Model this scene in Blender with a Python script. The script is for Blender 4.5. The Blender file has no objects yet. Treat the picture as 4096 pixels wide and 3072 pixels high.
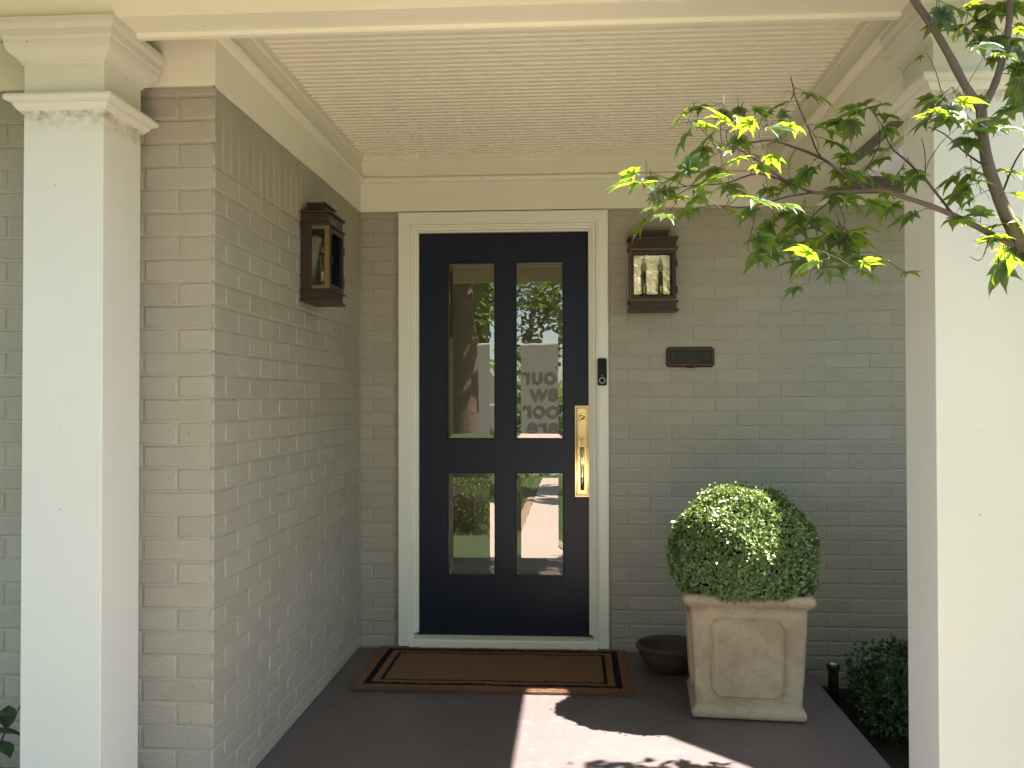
import bpy, bmesh, math, random
from mathutils import Vector, Matrix, Euler
R = math.radians
rnd = random.Random(11)
scn = bpy.context.scene
col = scn.collection

# ------------------------------------------------------------------ camera
cam_data = bpy.data.cameras.new('camera')
cam = bpy.data.objects.new('camera', cam_data); col.objects.link(cam)
cam_data.sensor_width = 36.0
cam_data.lens = 33.04
cam_data.clip_start = 0.05; cam_data.clip_end = 500
_psi, _pit, _rol = R(3.78), R(0.92), R(0.1)
_F = Vector((-math.sin(_psi)*math.cos(_pit), math.cos(_psi)*math.cos(_pit), math.sin(_pit)))
_Rt = _F.cross(Vector((0, 0, 1))).normalized(); _U = _Rt.cross(_F)
_R2 = _Rt*math.cos(_rol) - _U*math.sin(_rol); _U2 = _U*math.cos(_rol) + _Rt*math.sin(_rol)
_m = Matrix((( _R2.x, _U2.x, -_F.x, 0), (_R2.y, _U2.y, -_F.y, -4.70), (_R2.z, _U2.z, -_F.z, 1.25), (0, 0, 0, 1)))
cam.matrix_world = _m
scn.camera = cam

# ------------------------------------------------------------------ sky, sun, exposure
SUN = Vector((0.67, 0.117, 1.0)).normalized()          # towards the sun: over the right side of the house
EL = math.asin(SUN.z); AZ = math.atan2(SUN.x, SUN.y)
world = bpy.data.worlds.new('World'); scn.world = world
world.use_nodes = True
wn = world.node_tree.nodes; wl = world.node_tree.links
sky = wn.new('ShaderNodeTexSky'); sky.sky_type = 'NISHITA'; sky.sun_disc = False
sky.sun_elevation = EL; sky.sun_rotation = AZ
sky.air_density = 1.0; sky.dust_density = 1.0; sky.ozone_density = 1.0
wl.new(sky.outputs['Color'], wn['Background'].inputs['Color'])
wn['Background'].inputs['Strength'].default_value = 0.072
sun_d = bpy.data.lights.new('sun', 'SUN'); sun_d.energy = 5.0; sun_d.angle = R(0.53); sun_d.color = (1.0, 0.93, 0.82)
sun_o = bpy.data.objects.new('sun', sun_d); col.objects.link(sun_o)
sun_o.rotation_euler = SUN.to_track_quat('Z', 'Y').to_euler(); sun_o.location = (6, 1, 9)
scn.view_settings.view_transform = 'Standard'; scn.view_settings.look = 'None'
scn.view_settings.gamma = 1.0; scn.view_settings.use_curve_mapping = False
scn.view_settings.exposure = 2.97
scn.cycles.max_bounces = 10; scn.cycles.diffuse_bounces = 6; scn.cycles.glossy_bounces = 6
scn.cycles.transparent_max_bounces = 12; scn.cycles.use_denoising = True; scn.cycles.denoising_input_passes = 'RGB_ALBEDO_NORMAL'; scn.cycles.denoising_prefilter = 'ACCURATE'; scn.cycles.use_guiding = True; scn.cycles.use_surface_guiding = True
scn.cycles.sample_clamp_indirect = 8.0

# ------------------------------------------------------------------ helpers
def link(o, parent=None):
    col.objects.link(o)
    if parent is not None: o.parent = parent
    return o
def thing(name, label, cat, loc=(0, 0, 0), rotz=0.0, group=None):
    o = bpy.data.objects.new(name, None); o.location = loc; o.rotation_euler = (0, 0, rotz)
    o.empty_display_size = 0.05
    col.objects.link(o); o['label'] = label; o['category'] = cat
    if group: o['group'] = group
    return o
def tag(o, label, cat, group=None):
    o['label'] = label; o['category'] = cat
    if group: o['group'] = group
    return o
def structure(o):
    o['kind'] = 'structure'; return o
def stuff(o):
    o['kind'] = 'stuff'; return o

class MB:
    """collects vertices and faces for ONE mesh object"""
    def __init__(s): s.v = []; s.f = []; s.sm = []
    def add(s, vs, fs, smooth=False):
        n = len(s.v); s.v.extend([tuple(p) for p in vs])
        for f in fs: s.f.append([i+n for i in f]); s.sm.append(smooth)
        return s
    def box(s, a, b, bev=0.0):
        x0, x1 = sorted((a[0], b[0])); y0, y1 = sorted((a[1], b[1])); z0, z1 = sorted((a[2], b[2]))
        if bev <= 0:
            vs = [(x, y, z) for x in (x0, x1) for y in (y0, y1) for z in (z0, z1)]
            return s.add(vs, [(0, 1, 3, 2), (4, 6, 7, 5), (0, 4, 5, 1), (2, 3, 7, 6), (0, 2, 6, 4), (1, 5, 7, 3)])
        bev = min(bev, (x1-x0)/2.05, (y1-y0)/2.05, (z1-z0)/2.05)
        bm = bmesh.new(); bmesh.ops.create_cube(bm, size=1.0)
        for v in bm.verts: v.co = Vector((x0+(v.co.x+.5)*(x1-x0), y0+(v.co.y+.5)*(y1-y0), z0+(v.co.z+.5)*(z1-z0)))
        bmesh.ops.bevel(bm, geom=bm.edges[:], offset=bev, segments=2, profile=.5, affect='EDGES', clamp_overlap=True)
        return s.bm(bm)
    def bm(s, bm, smooth=False):
        bm.verts.index_update(); bm.normal_update()
        s.add([v.co.copy() for v in bm.verts], [[v.index for v in f.verts] for f in bm.faces], smooth); bm.free(); return s
    def prism(s, poly, axis, a, b, smooth=False):
        """polygon in the plane across `axis`, extruded from a to b"""
        def P(p, t):
            return {'x': (t, p[0], p[1]), 'y': (p[0], t, p[1]), 'z': (p[0], p[1], t)}[axis]
        n = len(poly)
        vs = [P(p, a) for p in poly] + [P(p, b) for p in poly]
        fs = [[i, (i+1) % n, n+(i+1) % n, n+i] for i in range(n)] + [list(range(n))[::-1], [n+i for i in range(n)]]
        return s.add(vs, fs, smooth)
    def lathe(s, prof, c=(0, 0, 0), axis='z', seg=24, smooth=True):
        vs = []; fs = []
        for (r_, h) in prof:
            for k in range(seg):
                a = 2*math.pi*k/seg; x, y = r_*math.cos(a), r_*math.sin(a)
                p = {'z': (x, y, h), 'y': (x, h, y), 'x': (h, x, y)}[axis]
                vs.append((p[0]+c[0], p[1]+c[1], p[2]+c[2]))
        n = len(prof)
        for i in range(n-1):
            for k in range(seg):
                fs.append([i*seg+k, i*seg+(k+1) % seg, (i+1)*seg+(k+1) % seg, (i+1)*seg+k])
        fs.append(list(range(seg))[::-1]); fs.append([(n-1)*seg+k for k in range(seg)])
        return s.add(vs, fs, smooth)
    def tube(s, pts, r0, r1=None, seg=6, wob=0.0):
        pts = [Vector(p) for p in pts]; r1 = r0 if r1 is None else r1
        n = len(pts); vs = []; fs = []; up = Vector((.13, .27, .95)).normalized()
        for i, p in enumerate(pts):
            t = (pts[min(i+1, n-1)]-pts[max(i-1, 0)]).normalized()
            a = t.cross(up)
            if a.length < 1e-4: a = t.cross(Vector((1, 0, 0)))
            a.normalize(); b = t.cross(a); rr = r0+(r1-r0)*i/max(1, n-1)
            rr *= 1+wob*(rnd.random()-.5)
            for k in range(seg):
                an = 2*math.pi*k/seg; vs.append(p+a*math.cos(an)*rr+b*math.sin(an)*rr)
        for i in range(n-1):
            for k in range(seg):
                fs.append([i*seg+k, i*seg+(k+1) % seg, (i+1)*seg+(k+1) % seg, (i+1)*seg+k])
        fs.append(list(range(seg))[::-1]); fs.append([(n-1)*seg+k for k in range(seg)])
        return s.add(vs, fs, True)
    def sweep(s, path, prof, closed=False, smooth=False):
        """profile [(outward offset to the LEFT of travel, z)] swept along a plan path with mitred corners"""
        n = len(path); P = [Vector((p[0], p[1])) for p in path]; m = len(prof); vs = []; fs = []
        for i in range(n):
            if closed: d0 = (P[i]-P[i-1]).normalized(); d1 = (P[(i+1) % n]-P[i]).normalized()
            else:
                d1 = (P[min(i+1, n-1)]-P[min(i, n-2)]).normalized(); d0 = (P[max(i, 1)]-P[max(i, 1)-1]).normalized()
            n0 = Vector((-d0.y, d0.x)); n1 = Vector((-d1.y, d1.x)); mm = (n0+n1).normalized(); k = 1/max(.2, mm.dot(n0))
            for (d, z) in prof:
                q = P[i]+mm*d*k; vs.append((q.x, q.y, z))
        for i in range(n if closed else n-1):
            j = (i+1) % n
            for a in range(m):
                b = (a+1) % m
                fs.append([i*m+a, j*m+a, j*m+b, i*m+b])
        if not closed:
            fs.append(list(range(m))[::-1]); fs.append([(n-1)*m+k for k in range(m)])
        return s.add(vs, fs, smooth)
    def mesh(s, name):
        me = bpy.data.meshes.new(name); me.from_pydata(s.v, [], s.f)
        me.polygons.foreach_set('use_smooth', s.sm); me.update()
        bm = bmesh.new(); bm.from_mesh(me); bmesh.ops.recalc_face_normals(bm, faces=bm.faces[:]); bm.to_mesh(me); bm.free()
        return me
    def raw(s, name):
        me = bpy.data.meshes.new(name); me.from_pydata(s.v, [], s.f)
        me.polygons.foreach_set('use_smooth', s.sm); me.update(); return me
    def build(s, name, mat, parent=None, raw=False):
        me = s.raw(name) if raw else s.mesh(name)
        me.materials.append(mat)
        return link(bpy.data.objects.new(name, me), parent)

# ------------------------------------------------------------------ materials
def mat_new(name):
    m = bpy.data.materials.new(name); m.use_nodes = True
    nt = m.node_tree; b = nt.nodes['Principled BSDF']
    return m, nt, b
def N(nt, t, **kw):
    n = nt.nodes.new(t)
    for k, v in kw.items():
        if k.startswith('i_'): n.inputs[k[2:].replace('_', ' ')].default_value = v
        else: setattr(n, k, v)
    return n
def coords(nt, scale=(1, 1, 1), rand=False):
    tc = N(nt, 'ShaderNodeTexCoord'); mp = N(nt, 'ShaderNodeMapping'); mp.inputs['Scale'].default_value = scale
    nt.links.new(tc.outputs['Object'], mp.inputs['Vector'])
    if rand:
        oi = N(nt, 'ShaderNodeObjectInfo'); ml = N(nt, 'ShaderNodeMath', operation='MULTIPLY'); ml.inputs[1].default_value = 37.0
        nt.links.new(oi.outputs['Random'], ml.inputs[0]); nt.links.new(ml.outputs[0], mp.inputs['Location'])
    return mp.outputs['Vector']
def ramp(nt, fac, stops):
    r = N(nt, 'ShaderNodeValToRGB'); e = r.color_ramp.elements
    while len(e) < len(stops): e.new(.5)
    for k, (p, c) in enumerate(stops):
        e[k].position = p; e[k].color = c if len(c) == 4 else (*c, 1)
    nt.links.new(fac, r.inputs[0]); return r.outputs[0]
def mix(nt, fac, a, b, mode='MIX'):
    m = N(nt, 'ShaderNodeMix', data_type='RGBA', blend_type=mode)
    for sock, v in ((m.inputs[0], fac), (m.inputs[6], a), (m.inputs[7], b)):
        if isinstance(v, (float, int)): sock.default_value = v
        elif isinstance(v, tuple): sock.default_value = v if len(v) == 4 else (*v, 1)
        else: nt.links.new(v, sock)
    return m.outputs[2]
def noise(nt, vec, scale, detail=4.0, rough=.6):
    n = N(nt, 'ShaderNodeTexNoise'); n.inputs['Scale'].default_value = scale; n.inputs['Detail'].default_value = detail
    n.inputs['Roughness'].default_value = rough; nt.links.new(vec, n.inputs['Vector']); return n.outputs['Fac']
def bump(nt, b, h, strength, dist):
    bp = N(nt, 'ShaderNodeBump'); bp.inputs['Strength'].default_value = strength; bp.inputs['Distance'].default_value = dist
    nt.links.new(h, bp.inputs['Height'])
    if b.inputs['Normal'].is_linked: nt.links.new(b.inputs['Normal'].links[0].from_socket, bp.inputs['Normal'])
    nt.links.new(bp.outputs[0], b.inputs['Normal'])
def specks(nt, vec, scale, size):
    """sparse dots, 1 inside a dot"""
    v = N(nt, 'ShaderNodeTexVoronoi'); v.inputs['Scale'].default_value = scale; nt.links.new(vec, v.inputs['Vector'])
    lt = N(nt, 'ShaderNodeMath', operation='LESS_THAN'); lt.inputs[1].default_value = size; nt.links.new(v.outputs['Distance'], lt.inputs[0])
    sp = N(nt, 'ShaderNodeSeparateColor'); nt.links.new(v.outputs['Color'], sp.inputs[0])
    gt = N(nt, 'ShaderNodeMath', operation='GREATER_THAN'); gt.inputs[1].default_value = .72; nt.links.new(sp.outputs[0], gt.inputs[0])
    m = N(nt, 'ShaderNodeMath', operation='MULTIPLY'); nt.links.new(lt.outputs[0], m.inputs[0]); nt.links.new(gt.outputs[0], m.inputs[1])
    return m.outputs[0]

def make_paint(name, c, rough=.42, dirt=.0, grain=(1, 1, 1), spk=.05):
    m, nt, b = mat_new(name)
    v = coords(nt); n1 = noise(nt, v, 2.3, 5)
    base = mix(nt, n1, tuple(x*.94 for x in c), tuple(min(1, x*1.04) for x in c))
    base = mix(nt, specks(nt, v, 13, spk), base, (.16, .13, .09))
    vg = coords(nt, grain); n2 = noise(nt, vg, 60, 6, .7)
    if dirt > 0:
        d = ramp(nt, noise(nt, v, 9, 8, .75), [(.60, (0, 0, 0)), (.78, (1, 1, 1))])
        mm = N(nt, 'ShaderNodeMath', operation='MULTIPLY'); mm.inputs[1].default_value = dirt; nt.links.new(d, mm.inputs[0])
        base = mix(nt, mm.outputs[0], base, (.30, .24, .15))
    nt.links.new(base, b.inputs['Base Color']); b.inputs['Roughness'].default_value = rough
    bump(nt, b, noise(nt, vg, 16, 3, .5), .10, .002)
    return m
M = {}
M['cream'] = make_paint('cream_paint', (.80, .755, .635), .42, .10, (.6, 3, 3))
M['plank'] = make_paint('beadboard_paint', (.815, .775, .655), .42, 0, (1, 1, 1), .03)
_pb = M['plank'].node_tree; [_pb.links.remove(l_) for l_ in list(_pb.nodes['Principled BSDF'].inputs['Normal'].links)]
M['column'] = make_paint('column_paint', (.635, .60, .535), .40, .04, (1, 1, 1), .028)
m = M['column']; nt = m.node_tree; b = nt.nodes['Principled BSDF']
tc = N(nt, 'ShaderNodeTexCoord'); sx = N(nt, 'ShaderNodeSeparateXYZ'); nt.links.new(tc.outputs['Object'], sx.inputs[0])
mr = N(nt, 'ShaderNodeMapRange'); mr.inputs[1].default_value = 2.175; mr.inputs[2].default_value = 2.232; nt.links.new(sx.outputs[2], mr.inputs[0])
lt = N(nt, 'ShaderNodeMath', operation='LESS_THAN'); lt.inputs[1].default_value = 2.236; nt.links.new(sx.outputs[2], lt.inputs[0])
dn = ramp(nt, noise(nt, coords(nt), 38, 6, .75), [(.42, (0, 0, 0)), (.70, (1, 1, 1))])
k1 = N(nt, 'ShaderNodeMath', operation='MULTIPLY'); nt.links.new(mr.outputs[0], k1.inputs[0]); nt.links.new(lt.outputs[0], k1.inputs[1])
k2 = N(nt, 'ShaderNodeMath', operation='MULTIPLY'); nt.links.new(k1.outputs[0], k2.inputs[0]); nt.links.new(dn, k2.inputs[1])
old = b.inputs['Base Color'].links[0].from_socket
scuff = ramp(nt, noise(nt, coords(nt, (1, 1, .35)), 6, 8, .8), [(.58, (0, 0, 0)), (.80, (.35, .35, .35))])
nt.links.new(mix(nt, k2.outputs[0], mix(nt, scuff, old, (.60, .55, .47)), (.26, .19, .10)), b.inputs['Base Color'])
M['white'] = make_paint('white_trim_paint', (.82, .79, .70), .36, .06)

def make_brick(name):
    m, nt, b = mat_new(name)
    v = coords(nt, rand=True); n1 = noise(nt, v, 7, 6, .65)
    oi = N(nt, 'ShaderNodeObjectInfo')
    hue = ramp(nt, oi.outputs['Random'], [(0, (.402, .360, .296)), (.5, (.420, .377, .310)), (1, (.442, .396, .324))])
    base = mix(nt, n1, hue, mix(nt, 1.0, hue, (.86, .85, .84), 'MULTIPLY'))
    base = mix(nt, specks(nt, v, 26, .06), base, (.09, .075, .06))
    base = mix(nt, specks(nt, coords(nt, (1, 1.3, .8), True), 11, .018), base, (.75, .74, .70))
    pits = ramp(nt, noise(nt, coords(nt, (5, 5, 1.2), True), 60, 4, .7), [(.60, (0, 0, 0)), (.74, (.55, .55, .55))]); base = mix(nt, pits, base, (.22, .19, .15))
    pits2 = ramp(nt, noise(nt, coords(nt, (1, 1, 6), True), 40, 5, .7), [(.62, (0, 0, 0)), (.78, (.5, .5, .5))]); base = mix(nt, pits2, base, (.23, .20, .155))
    nt.links.new(base, b.inputs['Base Color']); b.inputs['Roughness'].default_value = .5
    # combed wire-cut face: fine vertical and horizontal drag marks under the paint
    n2 = noise(nt, coords(nt, (9, 9, 1), True), 42, 5, .65)
    n3 = noise(nt, coords(nt, (1, 1, 7), True), 34, 6, .7)
    n4 = noise(nt, v, 130, 3, .6)
    bump(nt, b, n2, .8, .003); bump(nt, b, n3, .85, .0035); bump(nt, b, n4, .5, .0015)
    return m
M['brick'] = make_brick('taupe_painted_brick')
m, nt, b = mat_new('taupe_painted_mortar')
v = coords(nt); nt.links.new(mix(nt, noise(nt, v, 5, 5), (.345, .311, .256), (.383, .345, .283)), b.inputs['Base Color'])
b.inputs['Roughness'].default_value = .5; bump(nt, b, noise(nt, v, 55, 6, .7), .5, .004); M['mortar'] = m

m, nt, b = mat_new('porch_concrete')
v = coords(nt); n1 = noise(nt, v, 1.6, 8, .7); n2 = noise(nt, v, 14, 6, .7)
base = mix(nt, n1, (.082, .064, .066), (.156, .124, .124)); base = mix(nt, ramp(nt, n2, [(.55, (0, 0, 0)), (.8, (1, 1, 1))]), base, (.185, .152, .146))
base = mix(nt, specks(nt, v, 16, .05), base, (.5, .48, .45)); base = mix(nt, specks(nt, coords(nt, (1.3, .9, 1)), 7, .03), base, (.55, .53, .5))
nt.links.new(base, b.inputs['Base Color']); b.inputs['Roughness'].default_value = .42; bump(nt, b, noise(nt, v, 70, 7, .75), .45, .004); M['porch'] = m

m, nt, b = mat_new('pink_concrete_path')
v = coords(nt); n1 = noise(nt, v, 1.2, 8, .7)
nt.links.new(mix(nt, n1, (.46, .36, .305), (.57, .455, .395)), b.inputs['Base Color']); b.inputs['Roughness'].default_value = .8
bump(nt, b, noise(nt, v, 40, 7, .75), .3, .004); M['path'] = m

m, nt, b = mat_new('navy_door_paint')
v = coords(nt); nt.links.new(mix(nt, noise(nt, v, 3, 3), (.0105, .0138, .029), (.0135, .0170, .034)), b.inputs['Base Color'])
b.inputs['Roughness'].default_value = .30; b.inputs['Specular IOR Level'].default_value = .24
bump(nt, b, noise(nt, coords(nt, (6, 6, .6)), 30, 4), .06, .001); M['navy'] = m

def simple(name, c, rough=.5, metal=0.0, spec=.5, bscale=0, bstr=.2, bdist=.002, var=.12):
    m, nt, b = mat_new(name); v = coords(nt); n1 = noise(nt, v, 12, 5)
    nt.links.new(mix(nt, n1, tuple(x*(1-var) for x in c), tuple(min(1, x*(1+var)) for x in c)), b.inputs['Base Color'])
    b.inputs['Roughness'].default_value = rough; b.inputs['Metallic'].default_value = metal; b.inputs['Specular IOR Level'].default_value = spec
    if bscale: bump(nt, b, noise(nt, v, bscale, 5), bstr, bdist)
    return m
M['black'] = simple('black_rubber', (.012, .012, .013), .45)
M['bronze'] = simple('dark_bronze_metal', (.060, .036, .028), .42, .55, .5, 40, .12)
M['oldbrass'] = simple('aged_brass', (.30, .22, .09), .32, .85)
M['brass'] = simple('polished_brass', (.92, .72, .34), .09, 1.0, .5, 18, .05, .002, .03)
M['reflector'] = simple('silvered_reflector', (.75, .71, .58), .16, 1.0, .5, 16, .8, .006)
M['iron'] = simple('black_iron', (.025, .022, .020), .5, .35, .5, 60, .3)
M['doorbell'] = simple('black_glossy_plastic', (.008, .008, .009), .38, 0, .2)
M['ring'] = simple('grey_button_ring', (.36, .38, .40), .3, .6)
M['wedge'] = simple('white_plastic', (.72, .70, .66), .5)
M['strip_eave'] = simple('shade_strip_and_eave_grey', (.16, .145, .125), .5, .2)  # dull grey for the painted shade strip, also used on the wing eave
M['chrome'] = simple('bright_cap_ring', (.7, .72, .75), .3, .5)
M['soil'] = simple('dark_soil', (.030, .024, .018), .95, 0, .2, 30, 1.0, .03, .4)
M['hall'] = simple('hall_wall', (.52, .41, .26), .7)
M['bark'] = simple('maple_bark', (.115, .085, .060), .75, 0, .3, 90, .6, .002, .35)
M['twig'] = simple('maple_twig', (.060, .042, .032), .7, 0, .3, 0)
M['trunk'] = simple('yard_tree_bark', (.10, .065, .045), .85, 0, .3, 14, 1.0, .03, .4)
M['van'] = simple('van_white_paint', (.36, .34, .29), .35)
M['van_dark'] = simple('dark_lettering', (.13, .11, .095), .5)
M['rubber'] = simple('tyre_rubber', (.02, .02, .02), .8)
M['roof'] = simple('roof_shingle', (.10, .09, .085), .85, 0, .3, 30, .6, .01)
M['candle'] = simple('candle_sleeve_brass', (.40, .31, .13), .28, .9)
M['edging'] = simple('brick_edging', (.32, .22, .15), .8, 0, .3, 40, .5, .004, .3)

# terracotta planter: weathered, lime-washed
m, nt, b = mat_new('weathered_terracotta')
v = coords(nt); n1 = noise(nt, v, 5, 8, .7); n2 = noise(nt, v, 22, 6, .75)
base = mix(nt, ramp(nt, n1, [(.30, (0, 0, 0)), (.68, (1, 1, 1))]), (.33, .232, .142), (.525, .395, .262))
base = mix(nt, ramp(nt, n2, [(.56, (0, 0, 0)), (.75, (1, 1, 1))]), base, (.245, .178, .115))
base = mix(nt, specks(nt, v, 60, .10), base, (.12, .09, .06))
nt.links.new(base, b.inputs['Base Color']); b.inputs['Roughness'].default_value = .85
bump(nt, b, noise(nt, v, 18, 8, .8), .8, .009); bump(nt, b, noise(nt, v, 90, 5, .7), .7, .004); M['terra'] = m
M['bowl'] = simple('brown_clay', (.075, .048, .038), .7, 0, .3, 30, .3, .004, .2)

# coir mat with two printed black border lines (flat print)
m, nt, b = mat_new('coir_mat')
MATX, MATY = .6075, .335
tc = N(nt, 'ShaderNodeTexCoord'); sx = N(nt, 'ShaderNodeSeparateXYZ'); nt.links.new(tc.outputs['Object'], sx.inputs[0])
wob = noise(nt, coords(nt), 160, 2)
def edge_d(sock, half):
    a = N(nt, 'ShaderNodeMath', operation='ABSOLUTE'); nt.links.new(sock, a.inputs[0])
    s_ = N(nt, 'ShaderNodeMath', operation='SUBTRACT'); s_.inputs[0].default_value = half; nt.links.new(a.outputs[0], s_.inputs[1]); return s_.outputs[0]
mn = N(nt, 'ShaderNodeMath', operation='MINIMUM'); nt.links.new(edge_d(sx.outputs[0], MATX), mn.inputs[0]); nt.links.new(edge_d(sx.outputs[1], MATY), mn.inputs[1])
wm = N(nt, 'ShaderNodeMath', operation='MULTIPLY_ADD'); nt.links.new(wob, wm.inputs[0]); wm.inputs[1].default_value = .012; nt.links.new(mn.outputs[0], wm.inputs[2])
dd = wm.outputs[0]
def band(a, b_):
    g = N(nt, 'ShaderNodeMath', operation='GREATER_THAN'); nt.links.new(dd, g.inputs[0]); g.inputs[1].default_value = a+.006
    l = N(nt, 'ShaderNodeMath', operation='LESS_THAN'); nt.links.new(dd, l.inputs[0]); l.inputs[1].default_value = b_+.006
    k = N(nt, 'ShaderNodeMath', operation='MULTIPLY'); nt.links.new(g.outputs[0], k.inputs[0]); nt.links.new(l.outputs[0], k.inputs[1]); return k.outputs[0]
ad = N(nt, 'ShaderNodeMath', operation='ADD'); nt.links.new(band(.046, .076), ad.inputs[0]); nt.links.new(band(.108, .124), ad.inputs[1])
coir = mix(nt, noise(nt, coords(nt), 240, 3, .7), (.17, .086, .052), (.315, .18, .11))
nt.links.new(mix(nt, ad.outputs[0], coir, (.012, .011, .011)), b.inputs['Base Color']); b.inputs['Roughness'].default_value = .95; b.inputs['Specular IOR Level'].default_value = .15
bump(nt, b, noise(nt, coords(nt), 300, 3, .7), 1.0, .006); M['coir'] = m

def leaf_mat(name, c1, c2, tr, trf, rough=.4, spec=.4):
    m, nt, b = mat_new(name)
    oi = N(nt, 'ShaderNodeObjectInfo'); v = coords(nt); n1 = noise(nt, v, 40, 3)
    cc = mix(nt, n1, c1, c2); cc = mix(nt, ramp(nt, oi.outputs['Random'], [(0, (0, 0, 0)), (1, (.45, .45, .45))]), cc, c2)
    nt.links.new(cc, b.inputs['Base Color']); b.inputs['Roughness'].default_value = rough; b.inputs['Specular IOR Level'].default_value = spec
    t = N(nt, 'ShaderNodeBsdfTranslucent'); t.inputs['Color'].default_value = (*tr, 1)
    ms = N(nt, 'ShaderNodeMixShader'); ms.inputs[0].default_value = trf
    nt.links.new(b.outputs[0], ms.inputs[1]); nt.links.new(t.outputs[0], ms.inputs[2])
    nt.links.new(ms.outputs[0], nt.nodes['Material Output'].inputs['Surface']); return m
M['maple'] = leaf_mat('maple_leaf', (.018, .046, .017), (.036, .076, .024), (.34, .46, .02), .42, .35, .5)
M['box'] = leaf_mat('boxwood_leaf', (.066, .110, .030), (.230, .305, .110), (.30, .42, .07), .10, .27, .6)
M['shrub'] = leaf_mat('shrub_leaf', (.030, .055, .020), (.055, .085, .030), (.10, .16, .03), .25, .45, .4)
M['laurel'] = leaf_mat('laurel_leaf', (.025, .055, .020), (.045, .085, .028), (.10, .16, .03), .25, .3, .5)
M['yard'] = leaf_mat('yard_leaf', (.045, .085, .022), (.085, .135, .035), (.22, .32, .05), .35, .45, .4)
M['grass'] = leaf_mat('grass_blade', (.05, .11, .02), (.09, .17, .03), (.2, .32, .04), .30, .5, .3)
m, nt, b = mat_new('lawn_ground'); v = coords(nt)
nt.links.new(mix(nt, noise(nt, v, 1.5, 8, .75), (.045, .075, .022), (.085, .12, .035)), b.inputs['Base Color']); b.inputs['Roughness'].default_value = .95
bump(nt, b, noise(nt, v, 25, 8, .8), 1.0, .05); M['lawn'] = m

# bevelled door glass: mostly a mirror of the front yard over a dark hall
m, nt, b = mat_new('door_glass'); nt.nodes.remove(b)
g = N(nt, 'ShaderNodeBsdfGlossy'); g.inputs['Roughness'].default_value = 0.0; g.inputs['Color'].default_value = (.96, .95, .92, 1)
t = N(nt, 'ShaderNodeBsdfTransparent'); t.inputs['Color'].default_value = (.62, .60, .54, 1)
lw = N(nt, 'ShaderNodeFresnel'); lw.inputs['IOR'].default_value = 1.5
av = N(nt, 'ShaderNodeMath', operation='ADD'); av.inputs[1].default_value = .135; nt.links.new(lw.outputs[0], av.inputs[0])
ms = N(nt, 'ShaderNodeMixShader'); nt.links.new(av.outputs[0], ms.inputs[0]); nt.links.new(t.outputs[0], ms.inputs[1]); nt.links.new(g.outputs[0], ms.inputs[2])
bp = N(nt, 'ShaderNodeBump'); bp.inputs['Strength'].default_value = .012; bp.inputs['Distance'].default_value = .006; nt.links.new(noise(nt, coords(nt), 7, 2, .5), bp.inputs['Height']); nt.links.new(bp.outputs[0], g.inputs['Normal'])
nt.links.new(ms.outputs[0], nt.nodes['Material Output'].inputs['Surface']); M['glass'] = m
m, nt, b = mat_new('lantern_glass'); nt.nodes.remove(b)
g = N(nt, 'ShaderNodeBsdfGlossy'); g.inputs['Roughness'].default_value = 0.02
t = N(nt, 'ShaderNodeBsdfTransparent'); t.inputs['Color'].default_value = (.93, .93, .90, 1)
lw = N(nt, 'ShaderNodeFresnel'); lw.inputs['IOR'].default_value = 1.5
ms = N(nt, 'ShaderNodeMixShader'); nt.links.new(lw.outputs[0], ms.inputs[0]); nt.links.new(t.outputs[0], ms.inputs[1]); nt.links.new(g.outputs[0], ms.inputs[2])
nt.links.new(ms.outputs[0], nt.nodes['Material Output'].inputs['Surface']); M['lglass'] = m
# ================================================================== GROUND
XL = -1.085; YF = -1.94; GZ = -0.20
g = MB(); g.add([(-150, 150, GZ-.03), (150, 150, GZ-.03), (150, -150, GZ-.03), (-150, -150, GZ-.03)], [(0, 1, 2, 3)])
structure(g.build('lawn', M['lawn']))
# concrete path with brick edging
p = MB(); p.box((-.58, -2.62, GZ-.06), (.95, -15.5, GZ))
path = structure(p.build('path', M['path']))
eb = MB(); eb.box((-.05, -.10, -.05), (.05, .10, .012), .006); ebm = eb.mesh('edging_brick'); ebm.materials.append(M['edging'])
for sx_ in (-.635, 1.005):
    for k in range(30):
        o = link(bpy.data.objects.new('edging_brick', ebm), path); o.location = (sx_+rnd.uniform(-.006, .006), -2.75-k*.213, GZ); o.rotation_euler = (0, 0, rnd.uniform(-.03, .03))
# street far out
st = MB(); st.box((-60, -15.6, GZ-.05), (60, -23, GZ-.012)); structure(st.build('street', simple('asphalt', (.055, .053, .052), .9, 0, .3, 50, .5, .01)))
# garden beds beside the porch
bd = MB()
def bed(x0, x1, y0, y1, n, z):
    vs = []; fs = []
    for i in range(n+1):
        for j in range(n+1):
            vs.append((x0+(x1-x0)*i/n, y0+(y1-y0)*j/n, z+rnd.uniform(-.012, .012)))
    for i in range(n):
        for j in range(n): fs.append([i*(n+1)+j, (i+1)*(n+1)+j, (i+1)*(n+1)+j+1, i*(n+1)+j+1])
    return MB().add(vs, fs, True)
structure(bed(1.072, 4.0, -2.4, .0, 24, -.155).build('garden_bed', M['soil']))
structure(bed(-4.5, -1.6, -3.2, -1.94, 24, -.12).build('garden_bed', M['soil']))

# porch floor: painted concrete slab with a rounded front nosing
f = MB(); f.box((XL, -1.95, -.20), (1.07, 0.0, 0), .006); f.box((-1.62, -2.6, -.20), (1.26, -1.952, 0), .008)
structure(f.build('porch_floor', M['porch']))

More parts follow.
